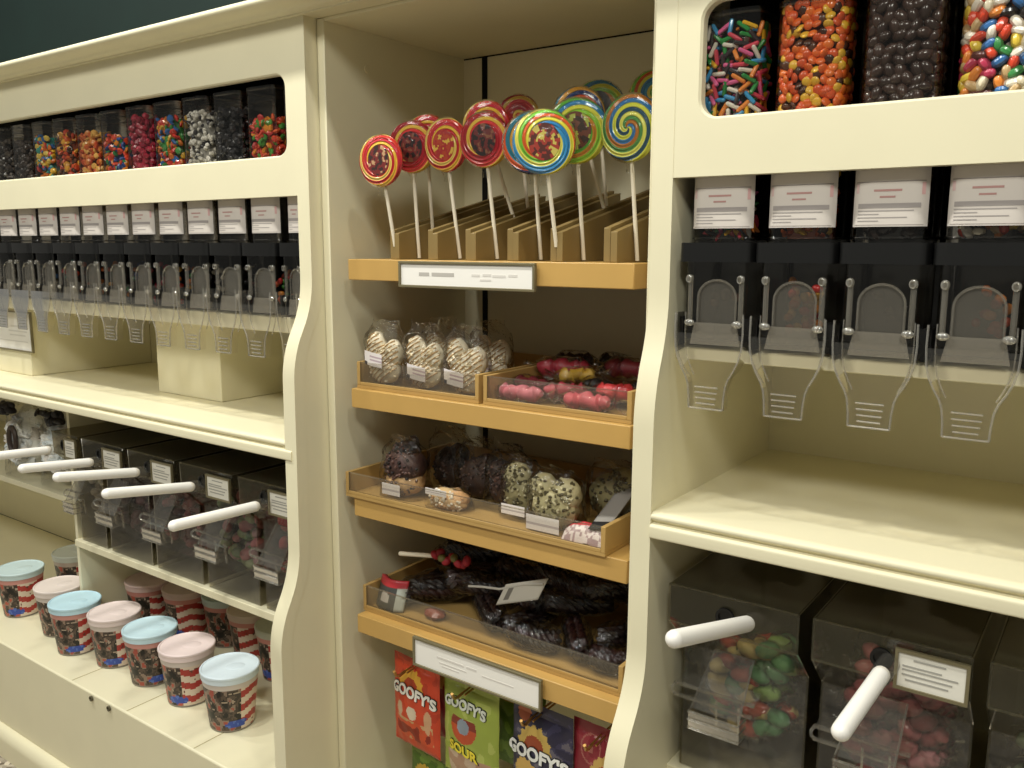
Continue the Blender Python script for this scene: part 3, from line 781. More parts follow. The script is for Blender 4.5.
tray('right gold tray of pink wrapped candies on the second shelf', -.8925, -.6080, .058, .36, 1.2328, .0505)
tray('wide gold tray of cookie pops on the third shelf', -1.2165, -.6390, .040, .36, 1.0198, .0485)
tray('wide gold tray of dark licorice on the lowest shelf', -1.2050, -.6175, .068, .36, .7778, .0530)

def sign(name, label, x0, x1, z0, z1, y, lines, group='framed price cards'):
    r = thing(name, label, 'sign', ((x0 + x1) / 2, y, z0), group); f = .0045
    fr = MB()
    for q in ((x0, x1, z0, z0 + f), (x0, x1, z1 - f, z1), (x0, x0 + f, z0 + f, z1 - f), (x1 - f, x1, z0 + f, z1 - f)): fr.box(q[0], q[1], y - .003, y + .004, q[2], q[3])
    fo = fr.build('frame', FRAME, r, bevel=.0006)
    c = MB().box(x0 + f - .001, x1 - f + .001, y, y + .003, z0 + f - .001, z1 - f + .001, c=rgb('f1ede6'))
    W = x1 - x0; H = z1 - z0
    for (u0, u1, v, t, cc) in lines:
        c.box(x0 + W * u0, x0 + W * u1, y - .0004, y, z0 + H * v - t / 2, z0 + H * v + t / 2, c=rgb(cc))
    c.build('card', PAPER, fo)
    return r
g1 = 'b9b4ad'; g2 = 'dad5ce'
sign('shelf_sign', 'framed white price card on the front of the topmost gold shelf', -1.064, -.773, 1.4290, 1.4745, .0385,
     [(.16, .24, .52, .0062, g1), (.26, .43, .52, .0062, g1), (.56, .62, .52, .004, g2), (.64, .70, .54, .004, g2), (.71, .80, .51, .004, g2), (.82, .88, .54, .004, g2), (.08, .92, .88, .0008, g2), (.62, .70, .36, .003, g2)])
sign('shelf_sign', 'framed white price card on the front of the lowest gold shelf', -1.0445, -.7545, .7205, .7780, .0385,
     [(.20, .42, .56, .004, g2), (.44, .52, .56, .004, g2), (.22, .44, .40, .0025, g2), (.56, .80, .46, .0025, g2), (.24, .38, .30, .0022, g2), (.06, .94, .86, .0008, g2)])
sign('shelf_sign', 'large framed white card on the support box at the left picture edge', -2.74, -2.472, 1.204, 1.318, .0655,
     [(.55, .88, .62, .005, g2), (.5, .9, .5, .004, g2), (.52, .86, .4, .004, g2), (.2, .9, .25, .003, g2)])

# ------------------------------------------------------------------ lollipops
def swirl_mat(name, cols, turns, bands):
    m = bpy.data.materials.new(name); m.use_nodes = True; nt = m.node_tree; b = nt.nodes['Principled BSDF']
    b.inputs['Roughness'].default_value = .22; b.inputs['Coat Weight'].default_value = .4
    tc = nt.nodes.new('ShaderNodeTexCoord'); sp = nt.nodes.new('ShaderNodeSeparateXYZ'); nt.links.new(tc.outputs['Object'], sp.inputs[0])
    def M(op, a, c=None, d=None):
        n = nt.nodes.new('ShaderNodeMath'); n.operation = op
        for i, q in enumerate((a, c, d)):
            if q is None: continue
            if isinstance(q, (int, float)): n.inputs[i].default_value = q
            else: nt.links.new(q, n.inputs[i])
        return n.outputs[0]
    x, z = sp.outputs['X'], sp.outputs['Z']
    ang = M('DIVIDE', M('ARCTAN2', z, x), 2 * PI)
    r = M('SQRT', M('ADD', M('MULTIPLY', x, x), M('MULTIPLY', z, z)))
    t = M('FRACT', M('ADD', M('MULTIPLY', r, turns), M('MULTIPLY', ang, bands)))
    rp = nt.nodes.new('ShaderNodeValToRGB'); cr = rp.color_ramp; cr.interpolation = 'LINEAR'
    n = len(cols)
    while len(cr.elements) < 2 * n: cr.elements.new(.5)
    for i, c in enumerate(cols):
        for k, p in enumerate((i / n + .012, (i + 1) / n - .012)):
            e = cr.elements[2 * i + k]; e.position = p; e.color = (*rgb(c), 1)
    nt.links.new(t, rp.inputs['Fac']); nt.links.new(rp.outputs['Color'], b.inputs['Base Color'])
    bp = nt.nodes.new('ShaderNodeBump'); bp.inputs['Strength'].default_value = .5; bp.inputs['Distance'].default_value = .004
    w = M('SINE', M('MULTIPLY', t, 2 * PI * n)); nt.links.new(w, bp.inputs['Height']); nt.links.new(bp.outputs['Normal'], b.inputs['Normal'])
    return m
SW_RED = swirl_mat('red and yellow swirl', ['c2202c', 'e8b53a', 'c8283a', 'd83a34', 'f0cf6a'], 36, 1)
SW_RED2 = swirl_mat('red swirl', ['b51f2c', 'd8383a', 'e6b84a', 'a81c2a'], 40, 1)
SW_MULTI = swirl_mat('rainbow swirl', ['2f86c8', 'e8e04a', 'e0602c', '7cc83f', 'f2ea6a', '3a9ad8'], 30, 1)
SW_GREEN = swirl_mat('green and yellow swirl', ['8fc83a', 'd9d84a', '2f7fb8', '5aa83a', 'c8842e'], 30, 1)
SW_ORANGE = swirl_mat('orange and blue swirl', ['e0592a', '1f3a78', 'e8a83a', '2f7f9a'], 34, 1)
SW_MIX = swirl_mat('striped swirl', ['d8dc4a', '2f74b0', 'b8742e', '4f8f4a', 'e8e86a', '27506a'], 26, 1)
def lolly(label, base, head, sw, yaw, R=.047, sticker=None, tilt=0, squash=1):
    base = Vector(base); head = Vector(head)
    root = thing('swirl_lollipop', label, 'lollipop', head, 'swirl lollipops on the top shelf')
    rot = Matrix.Rotation(yaw, 4, 'Z') @ Matrix.Rotation(tilt, 4, 'X')
    b = MB()
    prof = [(.0003, -.0075), (R * .5, -.0075), (R * .85, -.0068), (R * .96, -.0045), (R, 0), (R * .96, .0045), (R * .85, .0068), (R * .5, .0075), (.0003, .0075)]
    b.lathe(prof, 40); b.v = [(x, z, y) for x, y, z in b.v]; b.f = [f[::-1] for f in b.f]
    o = b.build('candy_disc', sw); o.parent = root; o.matrix_local = rot
    d = (base - head); L = d.length; d.normalize()
    s = MB(); s.tube([d * (R * .72), d * (R + .004), d * L], [.0026, .0032, .0032], 8)
    s.v = [tuple(v) for v in s.v]
    so = s.build('stick', STICK); so.parent = root
    if sticker:
        sr = R * .50; k = MB()
        random.seed(len(label) * 7)
        def cf(u, v):
            n = noise.noise(Vector((3.1 * v * math.cos(2 * PI * u), 3.1 * v * math.sin(2 * PI * u), len(label) * 1.37)))
            return rgb(sticker[0]) if n > .12 else (rgb(sticker[1]) if n > -.22 else rgb(sticker[2]))
        k.grid(lambda u, v: (sr * (.06 + .94 * v) * math.cos(2 * PI * u), -.0084 + .0004 * v, sr * (.06 + .94 * v) * 1.15 * math.sin(2 * PI * u)), 28, 8, cfn=cf)
        k.grid(lambda u, v: (sr * .06 * v * math.cos(2 * PI * u), -.0085, sr * .06 * v * 1.15 * math.sin(2 * PI * u)), 28, 1, cfn=cf)
        ko = k.build('sticker', VCOL); ko.parent = o
    # film over the candy, gathered at the stick
    w = MB(); pr2 = [(.0003, -.0095), (R * .6, -.0098), (R * .95, -.006), (R * 1.035, 0), (R * .95, .006), (R * .6, .0098), (.0003, .0095)]
    w.lathe(pr2, 30); w.v = [(x, z, y) for x, y, z in w.v]
    w.v = [tuple(Vector(v) + Vector((0, .0012 * noise.noise(Vector(v) * 90), 0))) for v in w.v]
    w.tube([Vector((0, 0, -R * .98)), Vector((0, 0, -R - .008)), Vector((0, 0, -R - .016))], [.009, .0045, .0058], 10, caps=False)
    wo = w.build('film', WRAPL); wo.parent = root; wo.matrix_local = rot
    return root
WRAPL = clear('lollipop film', 'fbfaf6', .14, .02, .12, bump=(60, .7, .006))
dkA = ('2a2022', '6a2a2a', '8a5a44')
Y0 = math.radians(-34)
P = [('red and yellow swirl lollipop at the far left of the top shelf', (-1.0985, .066, 1.500), (-1.1074, .0431, 1.6495), SW_RED, .15, .0455, ('3a2a2a', '7a2a2c', 'c9a07a'), 0),
     ('red swirl lollipop with dark patch, second from the left', (-1.080, .110, 1.479), (-1.0759, .0899, 1.6752), SW_RED2, .30, .046, ('2a2022', '7a2c2c', '8a5a44'), .05),
     ('red swirl lollipop peeping out behind the second one from the left', (-1.0775, .150, 1.479), (-1.072, .125, 1.692), SW_RED, .35, .044, None, 0),
     ('red and yellow swirl lollipop third from the left with a grey mark low on it', (-.990, .118, 1.479), (-1.0039, .0982, 1.6749), SW_RED, .05, .0465, ('b5442a', 'a8282c', 'd9b04a'), .04),
     ('red swirl lollipop with dark patch standing fourth from the left', (-.906, .117, 1.479), (-.9175, .0973, 1.6775), SW_RED2, .22, .046, ('2a2022', '6a2a2a', '8a5a44'), .04),
     ('red swirl lollipop half hidden behind the fourth from the left', (-.9035, .200, 1.479), (-.975, .175, 1.713), SW_RED, .3, .045, None, .0),
     ('dark red swirl lollipop at the back, above the orange edged one', (-.930, .262, 1.48), (-.9581, .250, 1.7350), SW_RED2, .3, .042, None, 0),
     ('orange and blue swirl lollipop behind the bright rainbow one', (-.816, .118, 1.479), (-.8196, .0976, 1.6663), SW_ORANGE, .5, .050, None, .03),
     ('bright rainbow swirl lollipop in the centre front with a dark red patch', (-.7505, .064, 1.500), (-.7545, .0325, 1.6573), SW_MULTI, .62, .0485, ('5a2a26', 'a83a30', 'd0c060'), .03),
     ('green and yellow swirl lollipop right of the bright rainbow one', (-.732, .117, 1.479), (-.7376, .0966, 1.6791), SW_GREEN, .40, .0505, ('3a2a22', '6a3a2a', 'a8b04a'), .03),
     ('brownish swirl lollipop at the back behind the green and yellow one', (-.7355, .235, 1.479), (-.806, .215, 1.7255), SW_ORANGE, .4, .045, None, 0),
     ('dark green swirl lollipop at the back with a blackish patch', (-.763, .262, 1.48), (-.788, .250, 1.7380), SW_GREEN, .45, .047, ('1f1a18', '2f2a22', '3a2a22'), 0),
     ('large yellow and blue striped swirl lollipop beside the right stile', (-.634, .1145, 1.479), (-.6415, .0945, 1.6763), SW_MIX, -.05, .050, None, .03),
     ('teal swirl lollipop mostly hidden by the right stile', (-.6345, .30, 1.479), (-.7011, .290, 1.7543), SW_MULTI, .4, .044, None, 0)]
for l, ba, he, sw, yaw, R, st, ti in P: lolly(l, ba, he, sw, yaw, R, st, ti)

# ------------------------------------------------------------------ bagged treats
def film_bag(parent, cx, cy, z0, w, d, h, top, seed, mat=None):
    """a loose clear bag: pillow body, gathered crown"""
    b = MB()
    def ring(t):
        if t < .72: s = t / .72; return w * (1.0 - .06 * s), d * (1 - .25 * s), z0 + h * s
        s = (t - .72) / .28
        return w * (.94 - .34 * math.sin(s * PI / 2) + .25 * max(0, s - .6)), d * (.75 - .62 * s), z0 + h + top * s
    def fn(u, t):
        a = 2 * PI * u; rx, ry, z = ring(t)
        p = Vector((cx + rx * sgnpow(math.cos(a), .6), cy + ry * sgnpow(math.sin(a), .6), z))
        k = Vector((p.x * 45 + seed, p.y * 45, p.z * 45))
        return p + Vector((.004 * noise.noise(k), .005 * noise.noise(k + Vector((7, 0, 0))), (.012 * noise.noise(Vector((a * 1.3, seed, 0))) if t > .98 else 0)))
    b.grid(fn, 36, 20)
    return b.build('bag_film', mat or WRAP, parent)
def surf_front(ells, x, z):
    best = None
    for (cx, cy, cz), (a, bb, c) in ells:
        q = 1 - ((x - cx) / a) ** 2 - ((z - cz) / c) ** 2
        if q > 0:
            y = cy - bb * math.sqrt(q); best = y if best is None else min(best, y)
    return best
def treat_bag(cx, cy, z0, label, hmul, seed, lab):
    root = thing('crispy_treat', label, 'packaged treat', (cx, cy, z0), 'bagged crispy treats')
    random.seed(seed)
    E = [((cx, cy, z0 + .030), (.036, .020, .029)), ((cx - .019, cy, z0 + .066), (.021, .019, .029 * hmul)), ((cx + .021, cy + .002, z0 + .060), (.021, .018, .026)), ((cx, cy, z0 + .05), (.030, .018, .025))]
    b = MB(); cream = rgb('f6ecd4')
    for ct, rd in E: b.ell(ct, rd, None, 22, 14, c=cream, bumpy=.10, sd=seed)
    for _ in range(90):
        ct, rd = random.choice(E); x = ct[0] + random.uniform(-.9, .9) * rd[0]; z = ct[2] + random.uniform(-.9, .9) * rd[2]
        y = surf_front(E, x, z)
        if y is not None: b.ell((x, y + .001, z), (.0045, .003, .0035), rnd_rot(), 7, 5, c=rgb(random.choice(('faf2e0', 'f0e4c8', 'e8d8b4'))))
    tr_ = b.build('rice_treat', CANDYM, root)
    dz = MB()
    for k in range(15):
        path = []
        for q in range(40):
            x = cx - .05 + .1 * q / 39; z = z0 - .03 + .0095 * k + (x - cx + .05) * .75
            y = surf_front(E, x, z)
            if y is None:
                if len(path) > 2: dz.tube(path, .0011, 6, c=rgb('c09a66'))
                path = []
            else: path.append((x, y - .0016, z))
        if len(path) > 2: dz.tube(path, .0011, 6, c=rgb('c09a66'))
    dz.build('drizzle', CANDYM, tr_)
    film_bag(root, cx, cy, z0, .047, .027, .095, .028, seed)
    lb = MB(); lx, lz = cx + lab[0], z0 + lab[1]
    lb.grid(lambda u, v: (lx - .024 + .048 * u, cy - .0285 - .002 * math.sin(PI * u), lz - .015 + .030 * v - .006 * u), 8, 4, c_none) if False else lb.grid(
        lambda u, v: (lx - .022 + .044 * u, cy - .0285 - .002 * math.sin(PI * u), lz - .013 + .026 * v - .006 * u), 12, 8,
        cfn=lambda u, v: rgb('3a3236') if (v < .3 and .02 < u < .2) else (rgb('b8a4ac') if (u > .3 and .35 < v < .48) or (u > .35 and .6 < v < .7) else rgb('e4dcda')))
    lb.build('label', PAPER, root)
    return root
treat_bag(-1.152, .090, 1.2402, 'drizzled crispy treat in a clear bag, leftmost in the left tray', 1.15, 3, (-.004, .053))
treat_bag(-1.054, .094, 1.2402, 'drizzled crispy treat in a clear bag, middle one in the left tray', 1.05, 5, (.002, .036))
treat_bag(-.956, .094, 1.2402, 'drizzled crispy treat in a clear bag, right end of the left tray', 1.12, 8, (-.008, .034))
for k, (x, y) in enumerate(((-1.10, .20), (-.99, .21))):
    treat_bag(x, y, 1.2402, f'bagged crispy treat standing at the back {("left", "right")[k]} of the left tray', .9, 20 + k, (0, .04))

def candy_stick_bag(c, x, y, z, L, r, rz, rx, label, seed, colr):
    root = thing('gummy_pack', label, 'packaged candy', (0, 0, 0), 'pink candy packs in the right tray')
    b = MB()
    n = 7
    pts = [(-L / 2 + L * k / 12, .003 * math.sin(k * 1.3 + seed), .002 * math.cos(k * 1.1)) for k in range(13)]
    b.tube(pts, [r * (.35 if k in (0, 12) else .85 + .2 * math.sin(k * 2.1 + seed)) for k in range(13)], 12, c=rgb(colr))
    b.build('candy', CANDYM, root)
    f = MB(); prof = [(-L / 2 - .028, .012), (-L / 2 - .012, .005), (-L / 2, .011)] + [(-L / 2 + L * k / 6, r * 1.22) for k in range(1, 6)] + [(L / 2, .011), (L / 2 + .012, .005), (L / 2 + .028, .012)]
    f.tube([(a, 0, 0) for a, _ in prof], [q for _, q in prof], 14, caps=False)
    f.v = [tuple(Vector(v) + Vector((0, .003 * noise.noise(Vector(v) * 70 + Vector((seed, 0, 0))), .003 * noise.noise(Vector(v) * 75 + Vector((0, seed, 0)))))) for v in f.v]
    f.build('wrapper', WRAP, root)
    root.location = (x, y, z); root.rotation_euler = (rx, 0, rz)
    return root
PK = [(-.835, .086, 1.2555, .085, .014, .02, 'd6788a', 'long pink candy pack at the left front of the right tray'),
      (-.705, .088, 1.2545, .085, .0145, -.05, 'd05c6a', 'red pink candy pack at the right front of the right tray'),
      (-.765, .118, 1.262, .07, .014, .5, 'b03a4a', 'crimson candy pack lying askew behind the front pair in the right tray'),
      (-.672, .122, 1.268, .06, .015, .3, 'c83a3e', 'bright red candy pack near the right end of the right tray'),
      (-.845, .135, 1.262, .08, .014, -.2, '7a2a36', 'dark maroon candy pack behind the long pink one'),
      (-.83, .215, 1.2835, .10, .018, .15, 'a02c3c', 'red candy pack heaped at the back left of the right tray'),
      (-.70, .235, 1.290, .11, .017, -.1, '7f2832', 'dark red candy pack heaped at the back right of the right tray'),
      (-.775, .175, 1.280, .06, .013, .7, 'c09a3c', 'mustard yellow candy pack in the middle of the right tray'),
      (-.668, .185, 1.262, .055, .013, .9, '1f1c1c', 'black candy pack at the right side of the right tray'),
      (-.72, .148, 1.268, .07, .014, -.4, '1a1718', 'black candy pack with silver glints just behind the red pink one'),
      (-.86, .30, 1.285, .07, .017, .4, '2a1c1a', 'dark brown candy pack in the back left corner of the right tray'),
      (-.765, .29, 1.288, .08, .017, -.3, '241a1a', 'blackish candy pack in the middle of the back of the right tray')]
for k, (x, y, z, L, r, rz, c, l) in enumerate(PK): candy_stick_bag(None, x, y, z, L, r, rz, .1 * (k % 3), l, k * 1.7, c)

# ------------------------------------------------------------------ third shelf: cookies and pops
def lump_bag(name, label, ctr, rad, colours, film=(.05, .03, .08, .03), seed=1, chips=None, lab=None, nchip=60, z0=1.0262):
    cx, cy, cz = ctr
    root = thing(name, label, 'packaged treat', (cx, cy, z0), 'bagged cookies on the third shelf')
    random.seed(seed); b = MB(); E = []
    for (dx, dy, dz, a, bb, c, colr) in rad:
        E.append(((cx + dx, cy + dy, cz + dz), (a, bb, c))); b.ell(E[-1][0], (a, bb, c), None, 20, 12, c=rgb(colr), bumpy=.10, sd=seed + dx * 50)
    ck_ = b.build('cookie', CANDYM, root)
    if chips:
        k = MB()
        for _ in range(nchip):
            ct, rd = random.choice(E); x = ct[0] + random.uniform(-.95, .95) * rd[0]; z = ct[2] + random.uniform(-.95, .95) * rd[2]
            y = surf_front(E, x, z)
            if y is not None: k.ell((x, y, z), (.004, .0025, .003), rnd_rot(), 6, 4, c=rgb(random.choice(chips)))
        k.build('topping', CANDYM, ck_)
    if film: film_bag(root, cx, cy, z0, film[0], film[1], film[2], film[3], seed)
    if lab:
        lb = MB(); lb.grid(lambda u, v: (cx + lab[0] - lab[2] / 2 + lab[2] * u, cy - film[1] - .0015, z0 + lab[1] - lab[3] / 2 + lab[3] * v), 10, 6,
                           cfn=lambda u, v: rgb('b7aeb0') if .3 < v < .42 or .6 < v < .68 else rgb('e6e0de'))
        lb.build('label', PAPER, root)
    return root
lump_bag('caramel_apple', 'round dark sprinkled treat with a tan base at the left of the cookie tray', (-1.112, .098, 1.066),
         [(0, 0, -.012, .042, .034, .028, 'd8b080'), (0, 0, .020, .045, .036, .035, '4a3430'), (.0, .004, .045, .03, .026, .02, '2c2220')], None, (.052, .036, .085, .03), 31,
         ('2a1f1c', '5a4038', '6e5248', '1f1817'), (-.004, .018, .046, .022), 120)
lump_bag('cookie_box', 'low tan cookie pack with white lettering lying in the cookie tray', (-.990, .083, 1.043),
         [(0, 0, -.004, .040, .024, .017, 'd2ac7c'), (-.012, 0, .004, .03, .022, .014, 'd9b888'), (.016, .003, .002, .026, .02, .014, 'c99c6c')], None, (.047, .028, .030, .006), 33,
         ('e9ddc8', 'f2eadc', 'c99c6c'), (-.008, .034, .05, .012), 60)
lump_bag('cookie_pop', 'dark chocolate pop in a clear bag just behind the low tan pack', (-.985, .165, 1.066), [(0, 0, 0, .04, .028, .04, '3a2822'), (.02, 0, .025, .026, .022, .024, '44302a')], None, (.05, .034, .09, .03), 35, ('5a443c', '2a1c18'), None, 60)
lump_bag('cookie_pop', 'dark chocolate pop in a clear bag in the middle of the cookie tray', (-.905, .15, 1.066), [(0, 0, 0, .038, .028, .04, '4a352e'), (-.018, 0, .025, .024, .022, .022, '3c2a25')], None, (.047, .032, .09, .03), 36, ('6a5048', '2f211c'), None, 60)
lump_bag('cookie_pop', 'dark chocolate pop in a clear bag at the back left of the cookie tray', (-1.075, .19, 1.066), [(0, 0, 0, .04, .028, .042, '2e211d'), (.02, 0, .03, .022, .022, .022, '2e211d')], None, (.05, .034, .095, .03), 37, ('4a3a34', '221916'), None, 60)
lump_bag('cookie_pop', 'speckled cream cookie pop in a clear bag, left of the cream pair', (-.850, .118, 1.070), [(0, 0, -.006, .036, .024, .036, 'a39a72'), (-.010, 0, .030, .026, .020, .024, 'bdb48c')], None, (.043, .030, .088, .02), 41, ('5a5238', '6f6646', 'c9c09a'), (0, .02, .05, .018), 110)
lump_bag('cookie_pop', 'large speckled cream cookie pop with a pale label in the cookie tray', (-.768, .098, 1.066), [(0, 0, -.004, .044, .026, .036, 'b8ae84'), (-.024, 0, .030, .024, .020, .024, 'c4ba90'), (.022, 0, .024, .027, .02, .028, 'd0c69c')], None, (.053, .034, .085, .02), 42, ('5a5238', '6f6646', 'd9d0aa'), (-.004, .016, .066, .026), 150)
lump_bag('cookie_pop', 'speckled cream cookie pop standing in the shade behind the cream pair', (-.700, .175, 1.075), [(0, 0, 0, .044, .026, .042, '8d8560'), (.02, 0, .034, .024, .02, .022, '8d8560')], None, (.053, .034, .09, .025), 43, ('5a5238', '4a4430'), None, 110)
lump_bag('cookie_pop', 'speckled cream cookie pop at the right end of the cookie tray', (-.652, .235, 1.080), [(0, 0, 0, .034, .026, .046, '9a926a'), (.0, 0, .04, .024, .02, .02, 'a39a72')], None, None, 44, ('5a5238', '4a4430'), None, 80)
b = MB(); b.add([], []);
r = thing('snack_packet', 'small red and white packet lying at the right front of the cookie tray', 'packaged treat', (-.690, .075, 1.0262))
b = MB(); b.grid(lambda u, v: (-.735 + .088 * u, .058 + .042 * v, 1.0262 + .028 * math.sin(PI * min(1, max(0, v))) ** .7 * (math.sin(PI * u) ** .3) + .004 * noise.noise(Vector((u * 6, v * 6, 2)))), 22, 14,
                 cfn=lambda u, v: rgb('c8283a') if v > .38 else (rgb('a88f92') if noise.noise(Vector((u * 16, v * 9, 4))) > .05 else rgb('dccfcc')))
b.build('packet', FOIL, r)
r = thing('snack_packet', 'black and white card packet standing by the right side of the cookie tray', 'packaged treat', (-.66, .10, 1.0262))
b = MB(); b.grid(lambda u, v: (-.685 + .035 * u, .066 + .10 * v, 1.050 + .045 * v + .006 * u), 8, 12, cfn=lambda u, v: rgb('8f8a84') if v > .15 else rgb('1d1a19'))
b.build('packet', PAPER, r, solid=.002)

# ------------------------------------------------------------------ lowest shelf: licorice bundles
def rope_bundle(x, y, z, L, n, rz, rx, label, seed, cols):
    root = thing('licorice_bundle', label, 'licorice', (0, 0, 0), 'dark licorice bundles')
    random.seed(seed); b = MB()
    for k in range(n):
        a = 2 * PI * k / n; ox = .014 * math.cos(a) * (k > 0); oz = .011 * math.sin(a) * (k > 0); cc = rgb(random.choice(cols))
        for s in (0, PI):
            b.tube([(-L / 2 + L * q / 26, ox + .0042 * math.cos(q * .9 + s), oz + .0042 * math.sin(q * .9 + s) - .006 * math.sin(PI * q / 26)) for q in range(27)], .0048, 7, c=cc)
    b.build('ropes', CANDYM, root)
    f = MB(); f.tube([(-L / 2 - .012, 0, 0), (-L / 2, 0, 0), (-L / 4, 0, 0), (0, 0, -.004), (L / 4, 0, 0), (L / 2, 0, 0), (L / 2 + .012, 0, 0)], [.010, .022, .027, .027, .027, .022, .010], 14, caps=False)
    f.v = [tuple(Vector(v) + .004 * Vector((0, noise.noise(Vector(v) * 55 + Vector((seed, 0, 0))), noise.noise(Vector(v) * 60)))) for v in f.v]
    f.build('bag_film', WRAP, root)
    root.location = (x, y, z); root.rotation_euler = (rx, 0, rz)
    return root
dk = ['24110f', '301513', '180c0b', '1f100f']
LQ = [(-1.09, .17, .815, .12, .8, 'dark licorice bundle at the left end of the lowest tray'), (-1.02, .20, .850, .12, 1.2, 'dark licorice bundle piled over the left end of the lowest tray'),
      (-.95, .15, .812, .12, -.7, 'dark licorice bundle left of the white tag in the lowest tray'), (-.86, .16, .815, .12, 1.4, 'dark licorice bundle under the white tag in the lowest tray'),
      (-.78, .20, .852, .12, .6, 'dark licorice bundle stacked to the right of the white tag'), (-.75, .145, .812, .11, -.9, 'dark licorice bundle right of centre in the lowest tray'),
      (-.68, .19, .820, .10, 1.1, 'dark licorice bundle at the right end of the lowest tray'), (-.92, .24, .862, .13, .1, 'dark licorice bundle along the back of the lowest tray'),
      (-1.10, .26, .845, .12, .2, 'dark licorice bundle in the back left corner of the lowest tray'), (-.70, .28, .860, .11, .1, 'dark licorice bundle in the back right corner of the lowest tray')]
LQ += [(-.82, .115, .806, .09, .1, 'short dark licorice bundle lying along the front pane of the lowest tray'), (-.66, .120, .806, .08, .3, 'short dark licorice bundle in the right front corner of the lowest tray'),
       (-1.13, .16, .812, .11, 1.5, 'dark licorice bundle against the left side of the lowest tray'), (-1.05, .24, .880, .12, .5, 'dark licorice bundle high on the pile under the red bow'),
       (-.99, .19, .838, .12, .4, 'dark licorice bundle under the ribbon of the white tag'), (-.90, .19, .840, .12, -.4, 'dark licorice bundle right behind the white tag'),
       (-.82, .21, .880, .12, -.2, 'dark licorice bundle high on the pile right of the white tag'), (-.71, .23, .888, .12, .9, 'dark licorice bundle topping the right end of the pile'),
       (-.64, .20, .845, .10, 1.5, 'dark licorice bundle against the right side of the lowest tray'), (-.98, .29, .895, .13, -.2, 'dark licorice bundle topping the back of the pile'),
       (-.83, .29, .905, .13, .3, 'dark licorice bundle highest at the back of the pile')]
for k, (x, y, z, L, rz, l) in enumerate(LQ): rope_bundle(x, y, z + .006, L, 6, rz, .2, l, 50 + k, dk)
r = thing('price_tag', 'white card tag with dark print on a ribbon lying over the licorice', 'tag', (-.84, .10, .88))
b = MB()
b.grid(lambda u, v: (-.895 + .085 * u + .018 * v, .098 + .006 * v + .01 * u, .856 + .042 * v + .028 * u), 16, 10, cfn=lambda u, v: rgb('6f6a62') if (.05 < u < .3 and .2 < v < .8 and (int(u * 40) % 2 == 0)) else rgb('bdb7ab'))
b.build('card', PAPER, r, solid=.0012)
b = MB(); b.tube([(-.96, .10, .876), (-.93, .10, .882), (-.89, .103, .886), (-.84, .108, .905), (-.80, .11, .915)], .0022, 6, c=rgb('b5b0a6')); b.build('ribbon', VCOL, r)
r = thing('ribboned_pop', 'white stick with a red bow lying high on the licorice at the left', 'lollipop', (-1.09, .12, .91))
MB().tube([(-1.150, .118, .893), (-1.070, .130, .902)], .0045, 10).build('stick', STICK, r)
b = MB()
for k in range(9): b.ell((-1.068 + .010 * k, .131 + .004 * math.sin(k * 2), .904 + .006 * math.sin(k * 1.7)), (.011, .008, .008), rnd_rot(), 9, 6, c=rgb(('a02430', '8a1c28', '6f6a3a')[k % 3 if k % 4 else 0]))
b.build('bow', CANDYM, r)
r = thing('candy_packet', 'small red and white packet in the left front corner of the lowest tray', 'packaged candy', (-1.17, .1, .784))
b = MB(); b.grid(lambda u, v: (-1.19 + .068 * u, .095 + .02 * v - .014 * math.sin(PI * u), .7845 + .058 * v), 16, 12,
                 cfn=lambda u, v: rgb('b8343c') if v > .72 else (rgb('b5b9b0') if u > .75 else (rgb('b9b2ac') if (u - .4) ** 2 + (v - .4) ** 2 < .03 else rgb('4a4a48'))))
b.build('packet', FOIL, r, solid=.01)
r = thing('candy_packet', 'dark red foil packet lying low in front of the licorice', 'packaged candy', (-1.06, .1, .784))
b = MB(); b.ell((-1.052, .110, .7945), (.024, .016, .010), None, 14, 8, c=rgb('8a4a3c'), bumpy=.3, sd=2); b.build('packet', FOIL, r)

# ------------------------------------------------------------------ printed bags on hooks
def print_bag(label, cx, y, ztop, w, h, art, words_, rz=0, rx=0, name='candy_bag'):
    root = thing(name, label, 'candy bag', (0, 0, 0), 'printed candy bags on hooks')
    bulge = lambda u, v: -.017 * (max(0, math.sin(PI * u)) ** .6) * (max(0, math.sin(PI * min(1, v * 1.12))) ** .6)
    def P3(u, v, s=1):
        return ((u - .5) * w, s * bulge(u, v) + .0016 * noise.noise(Vector((u * 7, v * 9, cx * 9))), -h + h * v)
    b = MB()
    b.grid(lambda u, v: P3(u, v), 60, 84, cfn=art)
    b.grid(lambda u, v: P3(1 - u, v, -.8), 12, 16, cfn=lambda u, v: art(.02, .5))
    bg_ = b.build('bag', FOIL, root)
    for (body, u0, v0, size, colr, bold, arc, slant) in words_:
        for lay, (bo, cc, lift) in enumerate(((bold + .0012, '20201f', .0012), (bold, colr, .0026))):
            vs, fs = text_mesh(body, size, bo)
            t = MB(); out = []
            for (x, yy, zz) in vs:
                z = yy + slant * x - arc * x * x
                u = u0 + x / w; v = v0 + z / h
                out.append((u * w - w / 2, bulge(min(max(u, 0), 1), min(max(v, 0), 1)) - lift - zz, -h + h * v))
            t.add(out, fs, 0, rgb(cc), False)
            t.build('lettering' if lay else 'lettering_shadow', VCOL, bg_, sharp=0)
    root.location = (cx, y, ztop); root.rotation_euler = (rx, 0, rz)
    return root
def sunburst(u, v, cu, cv, asp, r0, r1, k=15):
    dx, dy = (u - cu), (v - cv) * asp; d = math.hypot(dx, dy); a = math.atan2(dy, dx)
    if dy < -.02: return 0
    spike = r1 * (1 + .17 * abs(((a * k / (2 * PI)) % 1) * 2 - 1))
    if d < r0: return 2
    if d < spike: return 1
    return 0
